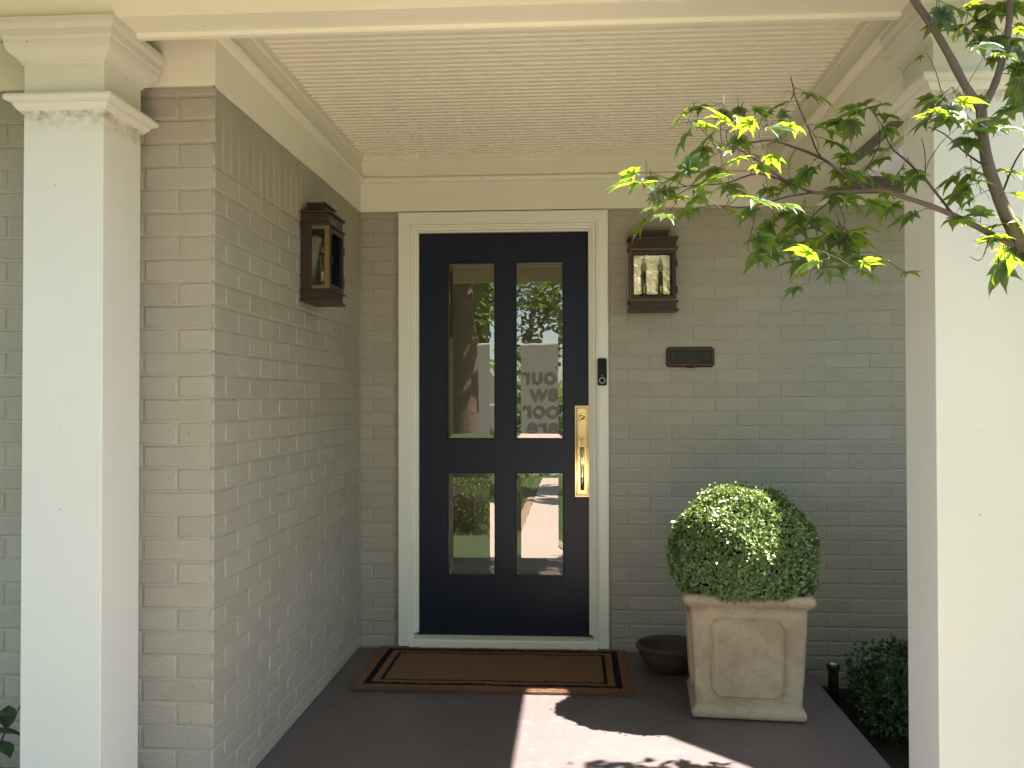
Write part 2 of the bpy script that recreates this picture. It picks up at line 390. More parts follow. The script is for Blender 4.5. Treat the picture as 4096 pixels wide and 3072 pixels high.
# ================================================================== BRICK WALLS
PITCH = .0702; BED0 = 1.676
def brick_mesh(w, h, seed):
    """one brick seen from outside: x across, z up, -y outward; uneven arrises, 10-sided outline"""
    q = random.Random(seed); J = lambda a: q.uniform(-a, a)
    per = []
    nx = 4
    for i in range(nx): per.append((-w/2+w*i/nx, -h/2))
    per.append((w/2, -h/2)); per.append((w/2, 0))
    for i in range(nx): per.append((w/2-w*i/nx, h/2))
    per.append((-w/2, h/2)); per.append((-w/2, 0))
    n = len(per); vs = []
    for ins, d, j in ((-.003, .0012, .0006), (.0010, -.0022, .0015), (.0034, -.0036, .0015)):
        for (x, z) in per:
            sx_ = (abs(x)-ins)*(1 if x >= 0 else -1) if abs(x) > 1e-6 else 0
            sz_ = (abs(z)-ins)*(1 if z >= 0 else -1) if abs(z) > 1e-6 else 0
            vs.append((sx_+J(j), d+J(.0005), sz_+J(j)))
    vs.append((J(.01), -.0036, 0))
    fs = []
    for r_ in range(2):
        for k in range(n): fs.append([r_*n+k, r_*n+(k+1) % n, (r_+1)*n+(k+1) % n, (r_+1)*n+k])
    for k in range(n): fs.append([2*n+k, 2*n+(k+1) % n, 3*n])
    mb = MB(); mb.add(vs, fs[:2*n], True); mb.f += fs[2*n:]; mb.sm += [False]*n; me = mb.mesh('brick'); me.materials.append(M['brick']); return me
_bm = {}
def bmesh_for(w, h):
    key = (round(w/.01), round(h/.004)); var = rnd.randrange(5)
    if (key, var) not in _bm: _bm[(key, var)] = (brick_mesh(round(w/.01)*.01 if False else w, h, hash((key, var)) % 9999), w, h)
    return _bm[(key, var)]
def lay(wall, place, u0, u1, z0, z1, joint0, mod=.2135, holes=(), vis=None, k_par=0, rest=None, ext=(0, 0)):
    """running bond between u0..u1; place(u, z) -> (location, rotation)"""
    J = .0095
    k = math.floor((z0-BED0)/PITCH)
    while True:
        zb = BED0+k*PITCH; zt = zb+PITCH
        if zb >= z1-.008: break
        a0 = max(zb, z0); a1 = min(zt, z1)
        if a1-a0 > .018:
            off = joint0 + (mod/2 if (k+k_par) % 2 else 0)
            n0 = math.floor((u0-off)/mod); u = off+n0*mod
            while u < u1-.012:
                segs = [(max(u, u0), min(u+mod, u1))]
                for (hx0, hx1, hz0, hz1) in holes:
                    if a1 > hz0+.02 and a0 < hz1-.02:
                        ns = []
                        for (s0, s1) in segs:
                            if s1 <= hx0 or s0 >= hx1: ns.append((s0, s1)); continue
                            if s0 < hx0: ns.append((s0, hx0))
                            if s1 > hx1: ns.append((hx1, s1))
                        segs = ns
                for (s0, s1) in segs:
                    if s1-s0 < .025: continue
                    if s0 <= u0+1e-6: s0 -= ext[0]
                    if s1 >= u1-1e-6: s1 += ext[1]
                    w = s1-s0-J; h = a1-a0-J; c = (s0+s1)/2; zc = (a0+a1)/2
                    me, bw, bh = bmesh_for(w, h)
                    loc, rot = place(c, zc)
                    o = bpy.data.objects.new('brick', me)
                    o.location = loc; o.rotation_euler = (rnd.uniform(-.008, .008), rnd.uniform(-.004, .004), rot+rnd.uniform(-.006, .006))
                    o.scale = (w/bw, rnd.uniform(.8, 1.2), h/bh)
                    if vis is None or vis(c, zc): link(o, wall)
                    elif rest is not None:
                        mat_ = Matrix.LocRotScale(o.location, o.rotation_euler, o.scale)
                        rest.add([mat_ @ vv.co for vv in me.vertices], [list(pp.vertices) for pp in me.polygons], True)
                        bpy.data.objects.remove(o)
                u += mod
        k += 1
# back wall (door wall)
back = thing('brick_wall', 'taupe painted brick wall holding the dark front door', 'brick wall', (0, 0, 0))
w = MB(); w.box((-1.9, 0, -.3), (-.885, .22, 2.6)); w.box((.172, 0, -.3), (3.4, .22, 2.6)); w.box((-.885, 0, 2.19), (.172, .22, 2.6)); w.box((-.885, 0, -.3), (.172, .20, -.004))
w.build('mortar', M['mortar'], back)
rest = MB()
lay(back, lambda u, z: ((u, 0, z), 0), XL+.004, -.885, 0.0, 2.197, .264, k_par=1)
lay(back, lambda u, z: ((u, 0, z), 0), .174, 3.3, -.16, 2.197, .264, k_par=1, holes=((.462, .684, 1.412, 1.50),),
    vis=lambda c, z: c < 1.72, rest=rest)
stuff(rest.build('brick_courses', M['brick'], back))
# side wall of the recess
side = thing('brick_wall', 'taupe painted brick side wall of the porch recess, left of the door mat', 'brick wall', (XL, YF, 0))
w = MB(); w.box((XL-.22, YF+.005, -.3), (XL, 0.0, 2.6)); o = w.build('mortar', M['mortar'], side); o.matrix_parent_inverse = Matrix.Translation((-XL, -YF, 0))
lay(side, lambda u, z: ((0, u-YF, z), R(90)), YF, -.004, 0, 1.9568, -1.84-.2135/2, k_par=1, ext=(.0062, 0))
# soldier course on top of the side wall
u = YF
while u < -.03:
    u1 = min(u+.0700, -.004); me, bw, bh = bmesh_for(u1-u-.009, .2282)
    o = link(bpy.data.objects.new('brick', me), side); o.location = (0, (u+u1)/2-YF, 2.0755); o.rotation_euler = (0, 0, R(90)+rnd.uniform(-.006, .006)); u = u1
# front wall left of the recess
front = thing('brick_wall', 'taupe painted brick front wall behind the left column, ending in an outside corner', 'brick wall', (XL, YF, 0))
w = MB(); w.box((-4.4, YF, -.3), (XL-.003, YF+.2, 2.6)); o = w.build('mortar', M['mortar'], front); o.matrix_parent_inverse = Matrix.Translation((-XL, -YF, 0))
rest = MB()
lay(front, lambda u, z: ((u-XL, 0, z), 0), -3.6, XL, -.12, 2.197, XL-.2135/2, k_par=0, vis=lambda c, z: c > -1.95, rest=rest, ext=(0, .0078))
stuff(rest.build('brick_courses', M['brick'], front))

# ================================================================== DOOR FRAME AND HALL
hall = MB()
hall.box((-1.5, 2.8, -.05), (.9, 2.9, 2.6)); hall.box((-1.5, .23, -.05), (-1.4, .9, 2.6)); hall.box((-1.5, 2.3, -.05), (-1.4, 2.8, 2.6)); hall.box((-1.5, .9, -.05), (-1.4, 2.3, .5)); hall.box((-1.5, .9, 2.2), (-1.4, 2.3, 2.6)); hall.box((.8, .23, -.05), (.9, 2.8, 2.6)); hall.box((-1.4, .23, -.08), (.8, 2.8, -.02)); hall.box((-1.4, .23, 2.5), (.8, 2.8, 2.56))
structure(hall.build('hallway', M['hall']))
fr = thing('door_frame', 'cream white timber door frame round the navy door', 'door frame', (-.356, 0, 0))
def fp(mb, name, parent=fr): 
    o = mb.build(name, M['white'], parent); o.matrix_parent_inverse = Matrix.Translation((.356, 0, 0)) if parent is fr else Matrix.Identity(4); return o
CX0, CX1, CZ = -.883, .170, 2.191; cw = .062
prof = [(0, .0), (0, -.026), (.006, -.030), (.048, -.030), (.052, -.026), (.056, -.028), (cw, -.024), (cw, .0)]
def casing(p0, p1, inner, axis):
    mb = MB()
    return mb
mb = MB()   # left casing, profile in x/y extruded along z with mitred head
def casing_leg(x_out, sgn, top):
    mb = MB(); vs = []; n = len(prof)
    for (d, y) in prof: vs.append((x_out+sgn*d, y, .018))
    for (d, y) in prof: vs.append((x_out+sgn*d, y, top-d))
    fs = [[i, (i+1) % n, n+(i+1) % n, n+i] for i in range(n)] + [list(range(n)), [n+i for i in range(n)]]
    return mb.add(vs, fs)
fp(casing_leg(CX0, 1, CZ), 'casing'); fp(casing_leg(CX1, -1, CZ), 'casing')
mb = MB(); n = len(prof)
vs = [(CX0+d, y, CZ-d) for (d, y) in prof] + [(CX1-d, y, CZ-d) for (d, y) in prof]
mb.add(vs, [[i, (i+1) % n, n+(i+1) % n, n+i] for i in range(n)] + [list(range(n)), [n+i for i in range(n)]]); fp(mb, 'casing')
# jambs: stepped
for x0, sg in ((CX0+cw+.001, 1), (CX1-cw-.001, -1)):
    mb = MB(); mb.box((x0, -.014, .02), (x0+sg*.012, .15, CZ-cw-.001)); mb.box((x0+sg*.012, .002, .075), (x0+sg*.024, .15, CZ-cw-.013)); mb.box((x0+sg*.024, .018, .075), (x0+sg*.034, .043, CZ-cw-.026)); fp(mb, 'jamb')
zt = CZ-cw-.001
mb = MB(); mb.box((CX0+cw+.013, -.014, zt-.012), (CX1-cw-.013, .15, zt)); mb.box((CX0+cw+.025, .002, zt-.024), (CX1-cw-.025, .15, zt-.012)); mb.box((CX0+cw+.035, .018, zt-.034), (CX1-cw-.035, .043, zt-.0245)); fp(mb, 'head_jamb')
mb = MB(); mb.prism([(-.034, .012), (-.034, .046), (-.028, .052), (.03, .058), (.15, .060), (.15, .012)], 'x', CX0+cw-.004, CX1-cw+.004); fp(mb, 'threshold')
# ================================================================== DOOR
SX0, SX1, SZ0, SZ1 = CX0+cw+.026, CX1-cw-.026, .072, zt-.026
DY = .045
door = thing('front_door', 'navy blue front door with four bevelled glass panes', 'door', (-.356, DY, SZ0))
MI = Matrix.Translation((.356, -DY, -SZ0))
px = [(-.643, -.399), (-.297, -.052)]; pz = [(.352, .880), (1.046, 1.947)]
xs = [SX0, px[0][0], px[0][1], px[1][0], px[1][1], SX1]; zs = [SZ0, pz[0][0], pz[0][1], pz[1][0], pz[1][1], SZ1]
mb = MB()
hole = lambda i, j: i in (1, 3) and j in (1, 3)
for i in range(5):
    for j in range(5):
        x0, x1, z0, z1 = xs[i], xs[i+1], zs[j], zs[j+1]
        if not hole(i, j): mb.add([(x0, DY, z0), (x1, DY, z0), (x1, DY, z1), (x0, DY, z1)], [(0, 1, 2, 3)])
        else:
            e = .004; d = .014
            a = [(x0, DY, z0), (x1, DY, z0), (x1, DY, z1), (x0, DY, z1)]
            b_ = [(x0+e, DY+e, z0+e), (x1-e, DY+e, z0+e), (x1-e, DY+e, z1-e), (x0+e, DY+e, z1-e)]
            c_ = [(q[0], DY+.038, q[2]) for q in b_]
            for s_, t_ in ((a, b_), (b_, c_)):
                mb.add(s_+t_, [[k, (k+1) % 4, 4+(k+1) % 4, 4+k] for k in range(4)])
rim = [(SX0, DY, SZ0), (SX1, DY, SZ0), (SX1, DY, SZ1), (SX0, DY, SZ1)]
mb.add(rim+[(q[0], DY+.044, q[2]) for q in rim], [[k, (k+1) % 4, 4+(k+1) % 4, 4+k] for k in range(4)])
bm_ = mb.mesh('slab'); bb = bmesh.new(); bb.from_mesh(bm_); bmesh.ops.remove_doubles(bb, verts=bb.verts[:], dist=1e-5); bb.to_mesh(bm_); bb.free()
bm_.materials.append(M['navy']); o = link(bpy.data.objects.new('slab', bm_), door); o.matrix_parent_inverse = MI
for (x0, x1) in px:
    for (z0, z1) in pz:
        g = MB(); e = .0045; bw_ = .024; yo = DY+.0165; yi = DY+.0135
        O_ = [(x0+e, yo, z0+e), (x1-e, yo, z0+e), (x1-e, yo, z1-e), (x0+e, yo, z1-e)]
        I_ = [(x0+e+bw_, yi, z0+e+bw_), (x1-e-bw_, yi, z0+e+bw_), (x1-e-bw_, yi, z1-e-bw_), (x0+e+bw_, yi, z1-e-bw_)]
        g.add(O_+I_, [[k, (k+1) % 4, 4+(k+1) % 4, 4+k] for k in range(4)]+[[4, 5, 6, 7]])
        o = g.build('glass_pane', M['glass'], door, raw=True); o.matrix_parent_inverse = MI
mb = MB(); mb.box((SX0+.002, DY-.004, SZ0-.014), (SX1-.002, DY+.04, SZ0+.022), .003)
o = mb.build('sweep', M['navy'], door); o.matrix_parent_inverse = MI
# brass handle set
hs = MB(); hx0, hx1, hz0, hz1 = .003, .077, .757, 1.217
def plate_ring(mb, ins, y):
    return [(hx0+ins, y, hz0+ins), (hx1-ins, y, hz0+ins), (hx1-ins, y, hz1-ins), (hx0+ins, y, hz1-ins)]
rings = [plate_ring(hs, i_, y_) for i_, y_ in ((0, DY), (0, DY-.004), (.002, DY-.006), (.006, DY-.006), (.009, DY-.010), (.012, DY-.010), (.015, DY-.0065))]
for a, b_ in zip(rings, rings[1:]): hs.add(a+b_, [[k, (k+1) % 4, 4+(k+1) % 4, 4+k] for k in range(4)])
hs.add(rings[-1], [(0, 1, 2, 3)])
plate = hs.build('handle_set', M['brass'], door); plate.matrix_parent_inverse = MI
hcx = (hx0+hx1)/2
mb = MB(); mb.lathe([(.021, DY-.006), (.021, DY-.014), (.019, DY-.016), (.0125, DY-.016), (.0115, DY-.014), (.0, DY-.014)], (hcx, 0, 1.157), 'y', 24); mb.box((hcx-.001, DY-.0155, 1.151), (hcx+.001, DY-.013, 1.163))
mb.build('lock_cylinder', M['brass'], plate)
mb = MB(); mb.box((hcx-.012, DY-.040, 1.047), (hcx+.012, DY-.034, 1.053), .002); mb.box((hcx-.006, DY-.036, 1.033), (hcx+.006, DY-.008, 1.050), .002); mb.lathe([(.003, DY-.008), (.003, DY-.012), (0, DY-.012)], (hcx, 0, 1.022), 'y', 10)
mb.build('thumb_latch', M['brass'], plate)
mb = MB(); gp = [(hcx, DY-.006, 1.004), (hcx, DY-.030, 1.006), (hcx, DY-.048, .992), (hcx, DY-.056, .955), (hcx, DY-.056, .87), (hcx, DY-.050, .822), (hcx, DY-.032, .800), (hcx, DY-.006, .797)]
# flat D-shaped pull
vs = []; fs = []
for i, p in enumerate(gp):
    t_ = (Vector(gp[min(i+1, 7)])-Vector(gp[max(i-1, 0)])).normalized(); nrm = Vector((0, t_.z, -t_.y)); wd = .0105 if 1 < i < 6 else .0095
    for (dx, dn) in ((-wd, -.003), (-wd*.7, -.0055), (wd*.7, -.0055), (wd, -.003), (wd, .003), (-wd, .003)):
        q = Vector(p)+nrm*dn*-1; vs.append((q.x+dx, q.y, q.z))
for i in range(7):
    for k in range(6): fs.append([i*6+k, i*6+(k+1) % 6, (i+1)*6+(k+1) % 6, (i+1)*6+k])
mb.add(vs, fs, True); mb.build('pull', M['brass'], plate)
# video doorbell on the casing
db = thing('doorbell', 'small black video doorbell on the right side of the door frame', 'doorbell', (.140, -.030, 1.383))
mb = MB(); mb.prism([(-.026, 0), (.024, 0), (.024, -.016), (-.026, -.003)], 'z', -.068, .069); mb.build('mount', M['wedge'], db)
def rrect(w_, h_, r_, n=5):
    P_ = []
    for cx_, cz_, a0 in ((w_-r_, h_-r_, 0), (-w_+r_, h_-r_, 90), (-w_+r_, -h_+r_, 180), (w_-r_, -h_+r_, 270)):
        for k in range(n): a = R(a0+90*k/(n-1)); P_.append((cx_+r_*math.cos(a), cz_+r_*math.sin(a)))
    return P_
mb = MB(); A_ = rrect(.0225, .067, .009); B_ = rrect(.0205, .065, .008); nn = len(A_)
vs = [(x-.002, -.009, z) for x, z in A_]+[(x-.002, -.024, z) for x, z in A_]+[(x-.002, -.027, z) for x, z in B_]
fs = [[i, (i+1) % nn, nn+(i+1) % nn, nn+i] for i in range(nn)]+[[nn+i, nn+(i+1) % nn, 2*nn+(i+1) % nn, 2*nn+i] for i in range(nn)]+[[2*nn+i for i in range(nn)]]
mb.add(vs, fs); bo = mb.build('body', M['doorbell'], db)
mb = MB(); mb.lathe([(.0105, -.0272), (.0165, -.0272), (.0165, -.0290), (.0145, -.0300), (.0120, -.0290), (.0105, -.0272)], (-.002, 0, -.042), 'y', 24); mb.build('button_ring', M['ring'], bo)
mb = MB(); mb.lathe([(.0104, -.0272), (.0104, -.0285), (0, -.0290)], (-.002, 0, -.042), 'y', 20); mb.build('button', M['doorbell'], bo)
mb = MB(); mb.box((-.007, -.0282, -.0185), (.003, -.0268, -.0165)); mb.build('indicator', M['ring'], bo)
# mail slot
ms_ = thing('mail_slot', 'dark iron mail slot set in the brick wall above the clipped bush', 'mail slot', (.573, -.004, 1.456))
def chamf(w_, h_, c): return [(w_-c, h_), (-w_+c, h_), (-w_, h_-c), (-w_, -h_+c), (-w_+c, -h_), (w_-c, -h_), (w_, -h_+c), (w_, h_-c)]
mb = MB(); A_ = chamf(.117, .050, .012); B_ = chamf(.112, .045, .011); C_ = rrect(.103, .035, .004, 3)
C8 = chamf(.103, .033, .003); 
vs = [(x, .01, z) for x, z in A_]+[(x, -.010, z) for x, z in A_]+[(x, -.016, z) for x, z in B_]+[(x, -.016, z) for x, z in C8]+[(x, -.006, z) for x, z in C8]
fs = [[r_*8+i, r_*8+(i+1) % 8, (r_+1)*8+(i+1) % 8, (r_+1)*8+i] for r_ in range(4) for i in range(8)]
mb.add(vs, fs); mb.build('frame', M['bronze'], ms_)
mb = MB(); mb.box((-.101, -.011, -.030), (.101, -.004, .031), .003); fl = mb.build('flap', M['iron'], ms_)
mb = MB()
for zz in (-.016, -.004, .009): mb.box((-.070, -.0125, zz-.0012), (.066, -.0105, zz+.0012))
for k in range(4): mb.box((-.074+k*.006, -.0125, -.022), (-.072+k*.006, -.0105, .012)); mb.box((.050+k*.006, -.0125, -.022), (.052+k*.006, -.0105, .012))
mb.build('relief', M['iron'], fl)
mb = MB(); mb.box((-.02, -.018, -.054), (.02, -.004, -.0505), .002); mb.build('lip', M['bronze'], ms_)

# ================================================================== PORCH ROOF, BEAMS, MOULDINGS, CEILING
CE = 2.483
pr = thing('porch_roof', 'cream porch roof with a beadboard ceiling, front beam and mouldings', 'porch roof', (0, -1, 2.2))
PI_ = Matrix.Translation((0, 1, -2.2))
def pp(mb, name, mat='cream', parent=None, raw=False):
    o = mb.build(name, M[mat], parent or pr, raw)
    if parent is None: o.matrix_parent_inverse = PI_
    return o
FBZ = 2.28
# front beam: fascia, soffit, rounded bead along the inner edge
mb = MB(); mb.prism([(-2.262, FBZ), (-2.262, 2.62), (-2.112, 2.62), (-2.112, FBZ+.004), (-2.15, FBZ+.004), (-2.15, FBZ)], 'x', -4.4, 1.078); fb = pp(mb, 'front_beam')
mb = MB(); mb.prism([(-2.152, FBZ-.001), (-2.150, FBZ-.007), (-2.144, FBZ-.011), (-2.122, FBZ-.011), (-2.114, FBZ-.006), (-2.112, FBZ+.003), (-2.149, FBZ+.003)], 'x', -1.25, .93); mb.build('bead', M['cream'], fb)
# side beam on the right
mb = MB(); mb.box((.957, -2.112, 2.197), (1.185, 0, 2.60)); pp(mb, 'side_beam')
mb = MB(); mb.prism([(1.080, 2.196), (1.083, 2.186), (1.122, 2.186), (1.125, 2.196)], 'y', -1.43, -.86); pp(mb, 'shade_strip', 'strip_eave')  # dark strip standing in for the shade under the side beam
# frieze boards
mb = MB(); mb.box((XL-.1, -.022, 2.197), (.957, .0, 2.42)); pp(mb, 'frieze_board'); mb = MB(); mb.box((1.186, -.022, 2.197), (3.3, 0, 2.42)); pp(mb, 'frieze_board')
mb = MB(); mb.box((XL, YF-.012, 2.197), (XL+.010, -.022, 2.42), .001); pp(mb, 'frieze_board')
mb = MB(); mb.box((-4.4, YF-.014, 2.197), (XL+.008, YF+.0, 2.343), .001); pp(mb, 'frieze_board')
mb = MB(); mb.box((-4.4, YF-.002, 2.343), (XL, YF+.02, 2.5)); pp(mb, 'gap_board', 'cream')
# crown moulding round the ceiling (left, back, right)
cp = [(-.004, 2.338), (.006, 2.339), (.017, 2.342), (.024, 2.349), (.0265, 2.357), (.024, 2.365), (.016, 2.3705), (.007, 2.3725), (.009, 2.380), (.009, 2.446), (.011, 2.449), (.016, 2.4505), (.016, CE-.001), (-.004, CE-.001)]
def seg_crown(pth): 
    mb = MB(); mb.sweep(pth, cp); pp(mb, 'crown_moulding')
XFL = XL+.010; YFB = -.022; XFR = .957
seg_crown([(XFR, YFB), (XFL, YFB), (XFL, YF+.02)][0:3][::1] if False else [(XFL, -2.11), (XFL, YFB), (XFR, YFB), (XFR, -2.11)][::-1])
# beadboard ceiling
ceil_o = MB(); ceil_o.box((-4.4, -2.11, CE+.012), (1.06, -.0005, CE+.05)); ceil = pp(ceil_o, 'ceiling')
W_ = .0450
pl_ = MB(); y0 = -W_/2
pf = [(y0+.0005, CE+.012), (y0+.0005, CE+.002), (y0+.0008, CE-.0050), (y0+.0018, CE-.0064), (y0+.0040, CE-.0062), (y0+.0066, CE-.0016), (y0+.0082, CE), (W_/2-.0003, CE), (W_/2-.0003, CE+.012)]
pl_.prism(pf, 'x', XFL, XFR); plm = pl_.mesh('plank'); plm.materials.append(M['plank'])
y = -.022-W_/2
while y > -2.10:
    o = link(bpy.data.objects.new('plank', plm), ceil); o.location = (0, y, 0); y -= W_
# eaves: soffit, gutter boards and roof deck
mb = MB(); mb.box((-4.4, -2.72, 2.36), (1.30, -2.264, 2.375)); pp(mb, 'soffit'); mb = MB(); mb.box((1.186, -2.26, 2.36), (1.27, -.395, 2.375)); pp(mb, 'soffit'); mb = MB(); mb.prism([(-2.72, 2.4005), (-2.72, 2.406), (.5, 2.898), (.5, 2.4005)], 'x', 1.275, 1.298); pp(mb, 'gable_board')
mb = MB(); mb.box((-4.4, -2.75, 2.19), (1.30, -2.722, 2.40), .004); pp(mb, 'gutter'); mb = MB(); mb.box((1.272, -2.72, 2.25), (1.30, -.39, 2.40), .004); pp(mb, 'gutter')
mb = MB(); mb.prism([(-2.76, 2.401), (.5, 2.9), (.5, 2.95), (-2.76, 2.45)], 'x', -4.4, 1.30); pp(mb, 'roof_deck', 'roof')
mb = MB(); mb.box((-4.4, -2.1, 2.61), (1.30, .5, 2.63)); pp(mb, 'attic_floor', 'cream')
# the next wing: its chamfered eave throws the shade over the planter
wg = thing('house_wing', 'roof wing of the house beyond the right column with a chamfered eave', 'roof', (2.4, 0, 2.25))
PW = Matrix.Translation((-2.4, 0, -2.25))
mb = MB(); mb.prism([(1.302, -.39), (1.59, -.39), (1.94, -.86), (2.225, -1.18), (3.3, -2.36), (4.4, -2.36), (4.4, .5), (1.302, .5)], 'z', 2.25, 2.42); o = mb.build('eave', M['strip_eave'], wg); o.matrix_parent_inverse = PW
mb = MB(); mb.prism([(1.302, -.40), (1.60, -.40), (3.31, -2.37), (4.4, -2.37), (4.4, .5), (1.302, .5)], 'z', 2.421, 2.47); o = mb.build('roof_deck', M['roof'], wg); o.matrix_parent_inverse = PW
mb = MB(); mb.prism([(2.5, -.001), (2.5, -.55), (3.5, -1.75), (4.4, -1.75), (4.4, -.001)], 'z', -.2, 2.249); o = mb.build('bay_wall', M['mortar'], wg); o.matrix_parent_inverse = PW

# ================================================================== COLUMNS
def column(x0, x1, label):
    y0, y1 = -2.24, -2.02; cx_, cy_ = (x0+x1)/2, (y0+y1)/2; hx, hy = (x1-x0)/2, (y1-y0)/2
    t = thing('porch_column', label, 'column', (cx_, cy_, -.2), 0, 'square porch columns')
    def cc(mb, name, mat='column'):
        return mb.build(name, M[mat], t)
    Z = .2
    mb = MB(); mb.box((-hx, -hy, .02), (hx, hy, 2.045+Z), .0025); cc(mb, 'shaft')
    sq = [(-hx, -hy), (-hx, hy), (hx, hy), (hx, -hy)]   # left of travel = outward
    ring = [(-.004, 2.028), (.003, 2.030), (.016, 2.044), (.020, 2.050), (.020, 2.055), (.027, 2.056), (.035, 2.061), (.038, 2.067), (.037, 2.073), (.032, 2.078), (-.004, 2.080)]
    mb = MB(); mb.sweep(sq, [(d, z+Z) for d, z in ring], closed=True); cc(mb, 'collar')
    mb = MB(); mb.box((-hx, -hy, 2.0455+Z), (hx, hy, FBZ-.002+Z), .0025); cc(mb, 'neck')
    cap = [(-.004, 2.163), (.004, 2.164), (.005, 2.171), (.012, 2.173), (.014, 2.180), (.024, 2.187), (.033, 2.198), (.037, 2.212), (.038, 2.222), (.041, 2.228), (.041, 2.248), (.045, 2.257), (.047, 2.262), (.047, 2.2785), (-.004, 2.2785)]
    mb = MB(); mb.sweep(sq, [(d, z+Z) for d, z in cap], closed=True); cc(mb, 'capital')
    mb = MB(); mb.box((-hx-.03, -hy-.03, -.15), (hx+.03, hy+.03, .34), .006); cc(mb, 'plinth')
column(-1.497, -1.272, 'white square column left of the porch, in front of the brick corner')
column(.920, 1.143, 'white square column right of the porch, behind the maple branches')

# ================================================================== WALL LANTERNS
def lantern(label, loc, rotz):
    t = thing('wall_lantern', label, 'lantern', loc, rotz, 'bronze wall lanterns by the door')
    Wd, Dp = .111, .118; z = 0
    b_ = MB(); b_.box((-.122, -Dp-.010, 0), (.122, -.002, .010), .0015); b_.box((-Wd, -Dp, .010), (Wd, -.003, .042)); b_.box((-.121, -Dp-.009, .042), (.121, -.002, .051), .002)
    b_.build('base', M['bronze'], t)
    r_ = MB(); Zt = .051+.250
    r_.box((-.121, -Dp-.009, Zt), (.121, -.002, Zt+.009), .002); r_.box((-Wd+.001, -Dp+.001, Zt+.009), (Wd-.001, -.003, Zt+.050)); r_.box((-.123, -Dp-.010, Zt+.050), (.123, -.002, Zt+.059), .0025)
    r_.box((-.078, -Dp+.028, Zt+.059), (.078, -.020, Zt+.090)); r_.box((-.086, -Dp+.020, Zt+.090), (.086, -.014, Zt+.098), .0025)
    r_.build('roof', M['bronze'], t)
    z0, z1 = .051, Zt
    bp = MB(); bp.box((-Wd, -.012, z0), (Wd, -.002, z1)); 
    for s_ in (-1, 1): bp.box((s_*Wd, -.048, z0), (s_*(Wd-.004), -.012, z1))
    bp.build('back_plate', M['bronze'], t)
    f_ = MB()
    for s_ in (-1, 1):
        f_.box((s_*Wd, -Dp, z0), (s_*(Wd-.012), -Dp+.018, z1))
        f_.box((s_*Wd, -.048, z0), (s_*(Wd-.004), -Dp+.018, z0+.013)); f_.box((s_*Wd, -.048, z1-.013), (s_*(Wd-.004), -Dp+.018, z1))
    f_.box((-Wd+.012, -Dp, z0), (Wd-.012, -Dp+.008, z0+.010)); f_.box((-Wd+.012, -Dp, z1-.012), (Wd-.012, -Dp+.008, z1)); f_.build('cage', M['oldbrass'], t)
    d_ = MB(); e = .012
    d_.box((-Wd+.002, -Dp-.004, z0+.004), (-Wd+.002+e+.004, -Dp, z1-.004)); d_.box((Wd-.002, -Dp-.004, z0+.004), (Wd-.002-e-.004, -Dp, z1-.004))
    d_.box((-Wd+.018, -Dp-.004, z0+.004), (Wd-.018, -Dp, z0+.020)); d_.box((-Wd+.018, -Dp-.004, z1-.022), (Wd-.018, -Dp, z1-.004)); dr = d_.build('door', M['bronze'], t)
    for zz in (z0+.05, z1-.07):
        h_ = MB(); h_.lathe([(.004, zz-.018), (.004, zz+.018)], (Wd+.002, -Dp-.003, 0), 'z', 8); h_.build('hinge', M['bronze'], dr)
    l_ = MB(); l_.lathe([(.004, -Dp-.012), (.0045, -Dp-.004)], (-Wd+.006, 0, (z0+z1)/2), 'y', 8); l_.box((-Wd+.003, -Dp-.014, (z0+z1)/2-.03), (-Wd+.007, -Dp-.011, (z0+z1)/2+.004)); l_.build('latch', M['bronze'], dr)
    g_ = MB(); g_.box((-Wd+.017, -Dp+.0005, z0+.019), (Wd-.017, -Dp+.003, z1-.021)); g_.build('glass_pane', M['lglass'], t)
    for s_ in (-1, 1):
        g_ = MB(); g_.box((s_*(Wd-.0055), -.047, z0+.012), (s_*(Wd-.0075), -Dp+.019, z1-.012)); g_.build('glass_pane', M['lglass'], t)
    m_ = MB(); m_.add([(-.088, -.018, z0+.04), (.088, -.018, z0+.04), (.088, -.040, z1-.020), (-.088, -.040, z1-.020), (-.088, -.015, z0+.04), (.088, -.015, z0+.04), (.088, -.037, z1-.020), (-.088, -.037, z1-.020)],
        [(0, 1, 2, 3), (4, 7, 6, 5), (0, 4, 5, 1), (2, 6, 7, 3), (0, 3, 7, 4), (1, 5, 6, 2)])
    m_.build('reflector', M['reflector'], t)
    fl_ = MB(); fl_.box((-Wd+.012, -Dp+.009, z0+.0005), (Wd-.012, -.013, z0+.004)); fl_.build('tray', M['oldbrass'], t)
    for s_ in (-1, 1):
        cx_ = .040*s_
        c_ = MB(); c_.lathe([(.0105, z0+.034), (.0115, z0+.040), (.0115, z0+.070), (.0128, z0+.072), (.0128, z0+.077), (.0105, z0+.079), (.0105, z0+.138), (.0085, z0+.140)], (cx_, -.072, 0), 'z', 14)
        c_.tube([(cx_, -.072, z0+.036), (cx_, -.072, z0+.022), (cx_*.6, -.072, z0+.010), (cx_*.2, -.072, z0+.006)], .0055, .0045, 8)
        cd = c_.build('candle', M['candle'], t)
        b2 = MB(); b2.lathe([(.006, z0+.140), (.0115, z0+.152), (.0125, z0+.165), (.009, z0+.185), (.004, z0+.203), (.001, z0+.212)], (cx_, -.072, 0), 'z', 12); bu = b2.build('bulb', M['lglass'], cd)
        b3 = MB()
        for q in range(5):
            a = q*1.256; b3.tube([(cx_+.002*math.cos(a), -.072+.002*math.sin(a), z0+.142), (cx_+.0045*math.cos(a), -.072+.0045*math.sin(a), z0+.180)], .0007, .0006, 4)
        b3.build('filament', M['brass'], cd)
    return t
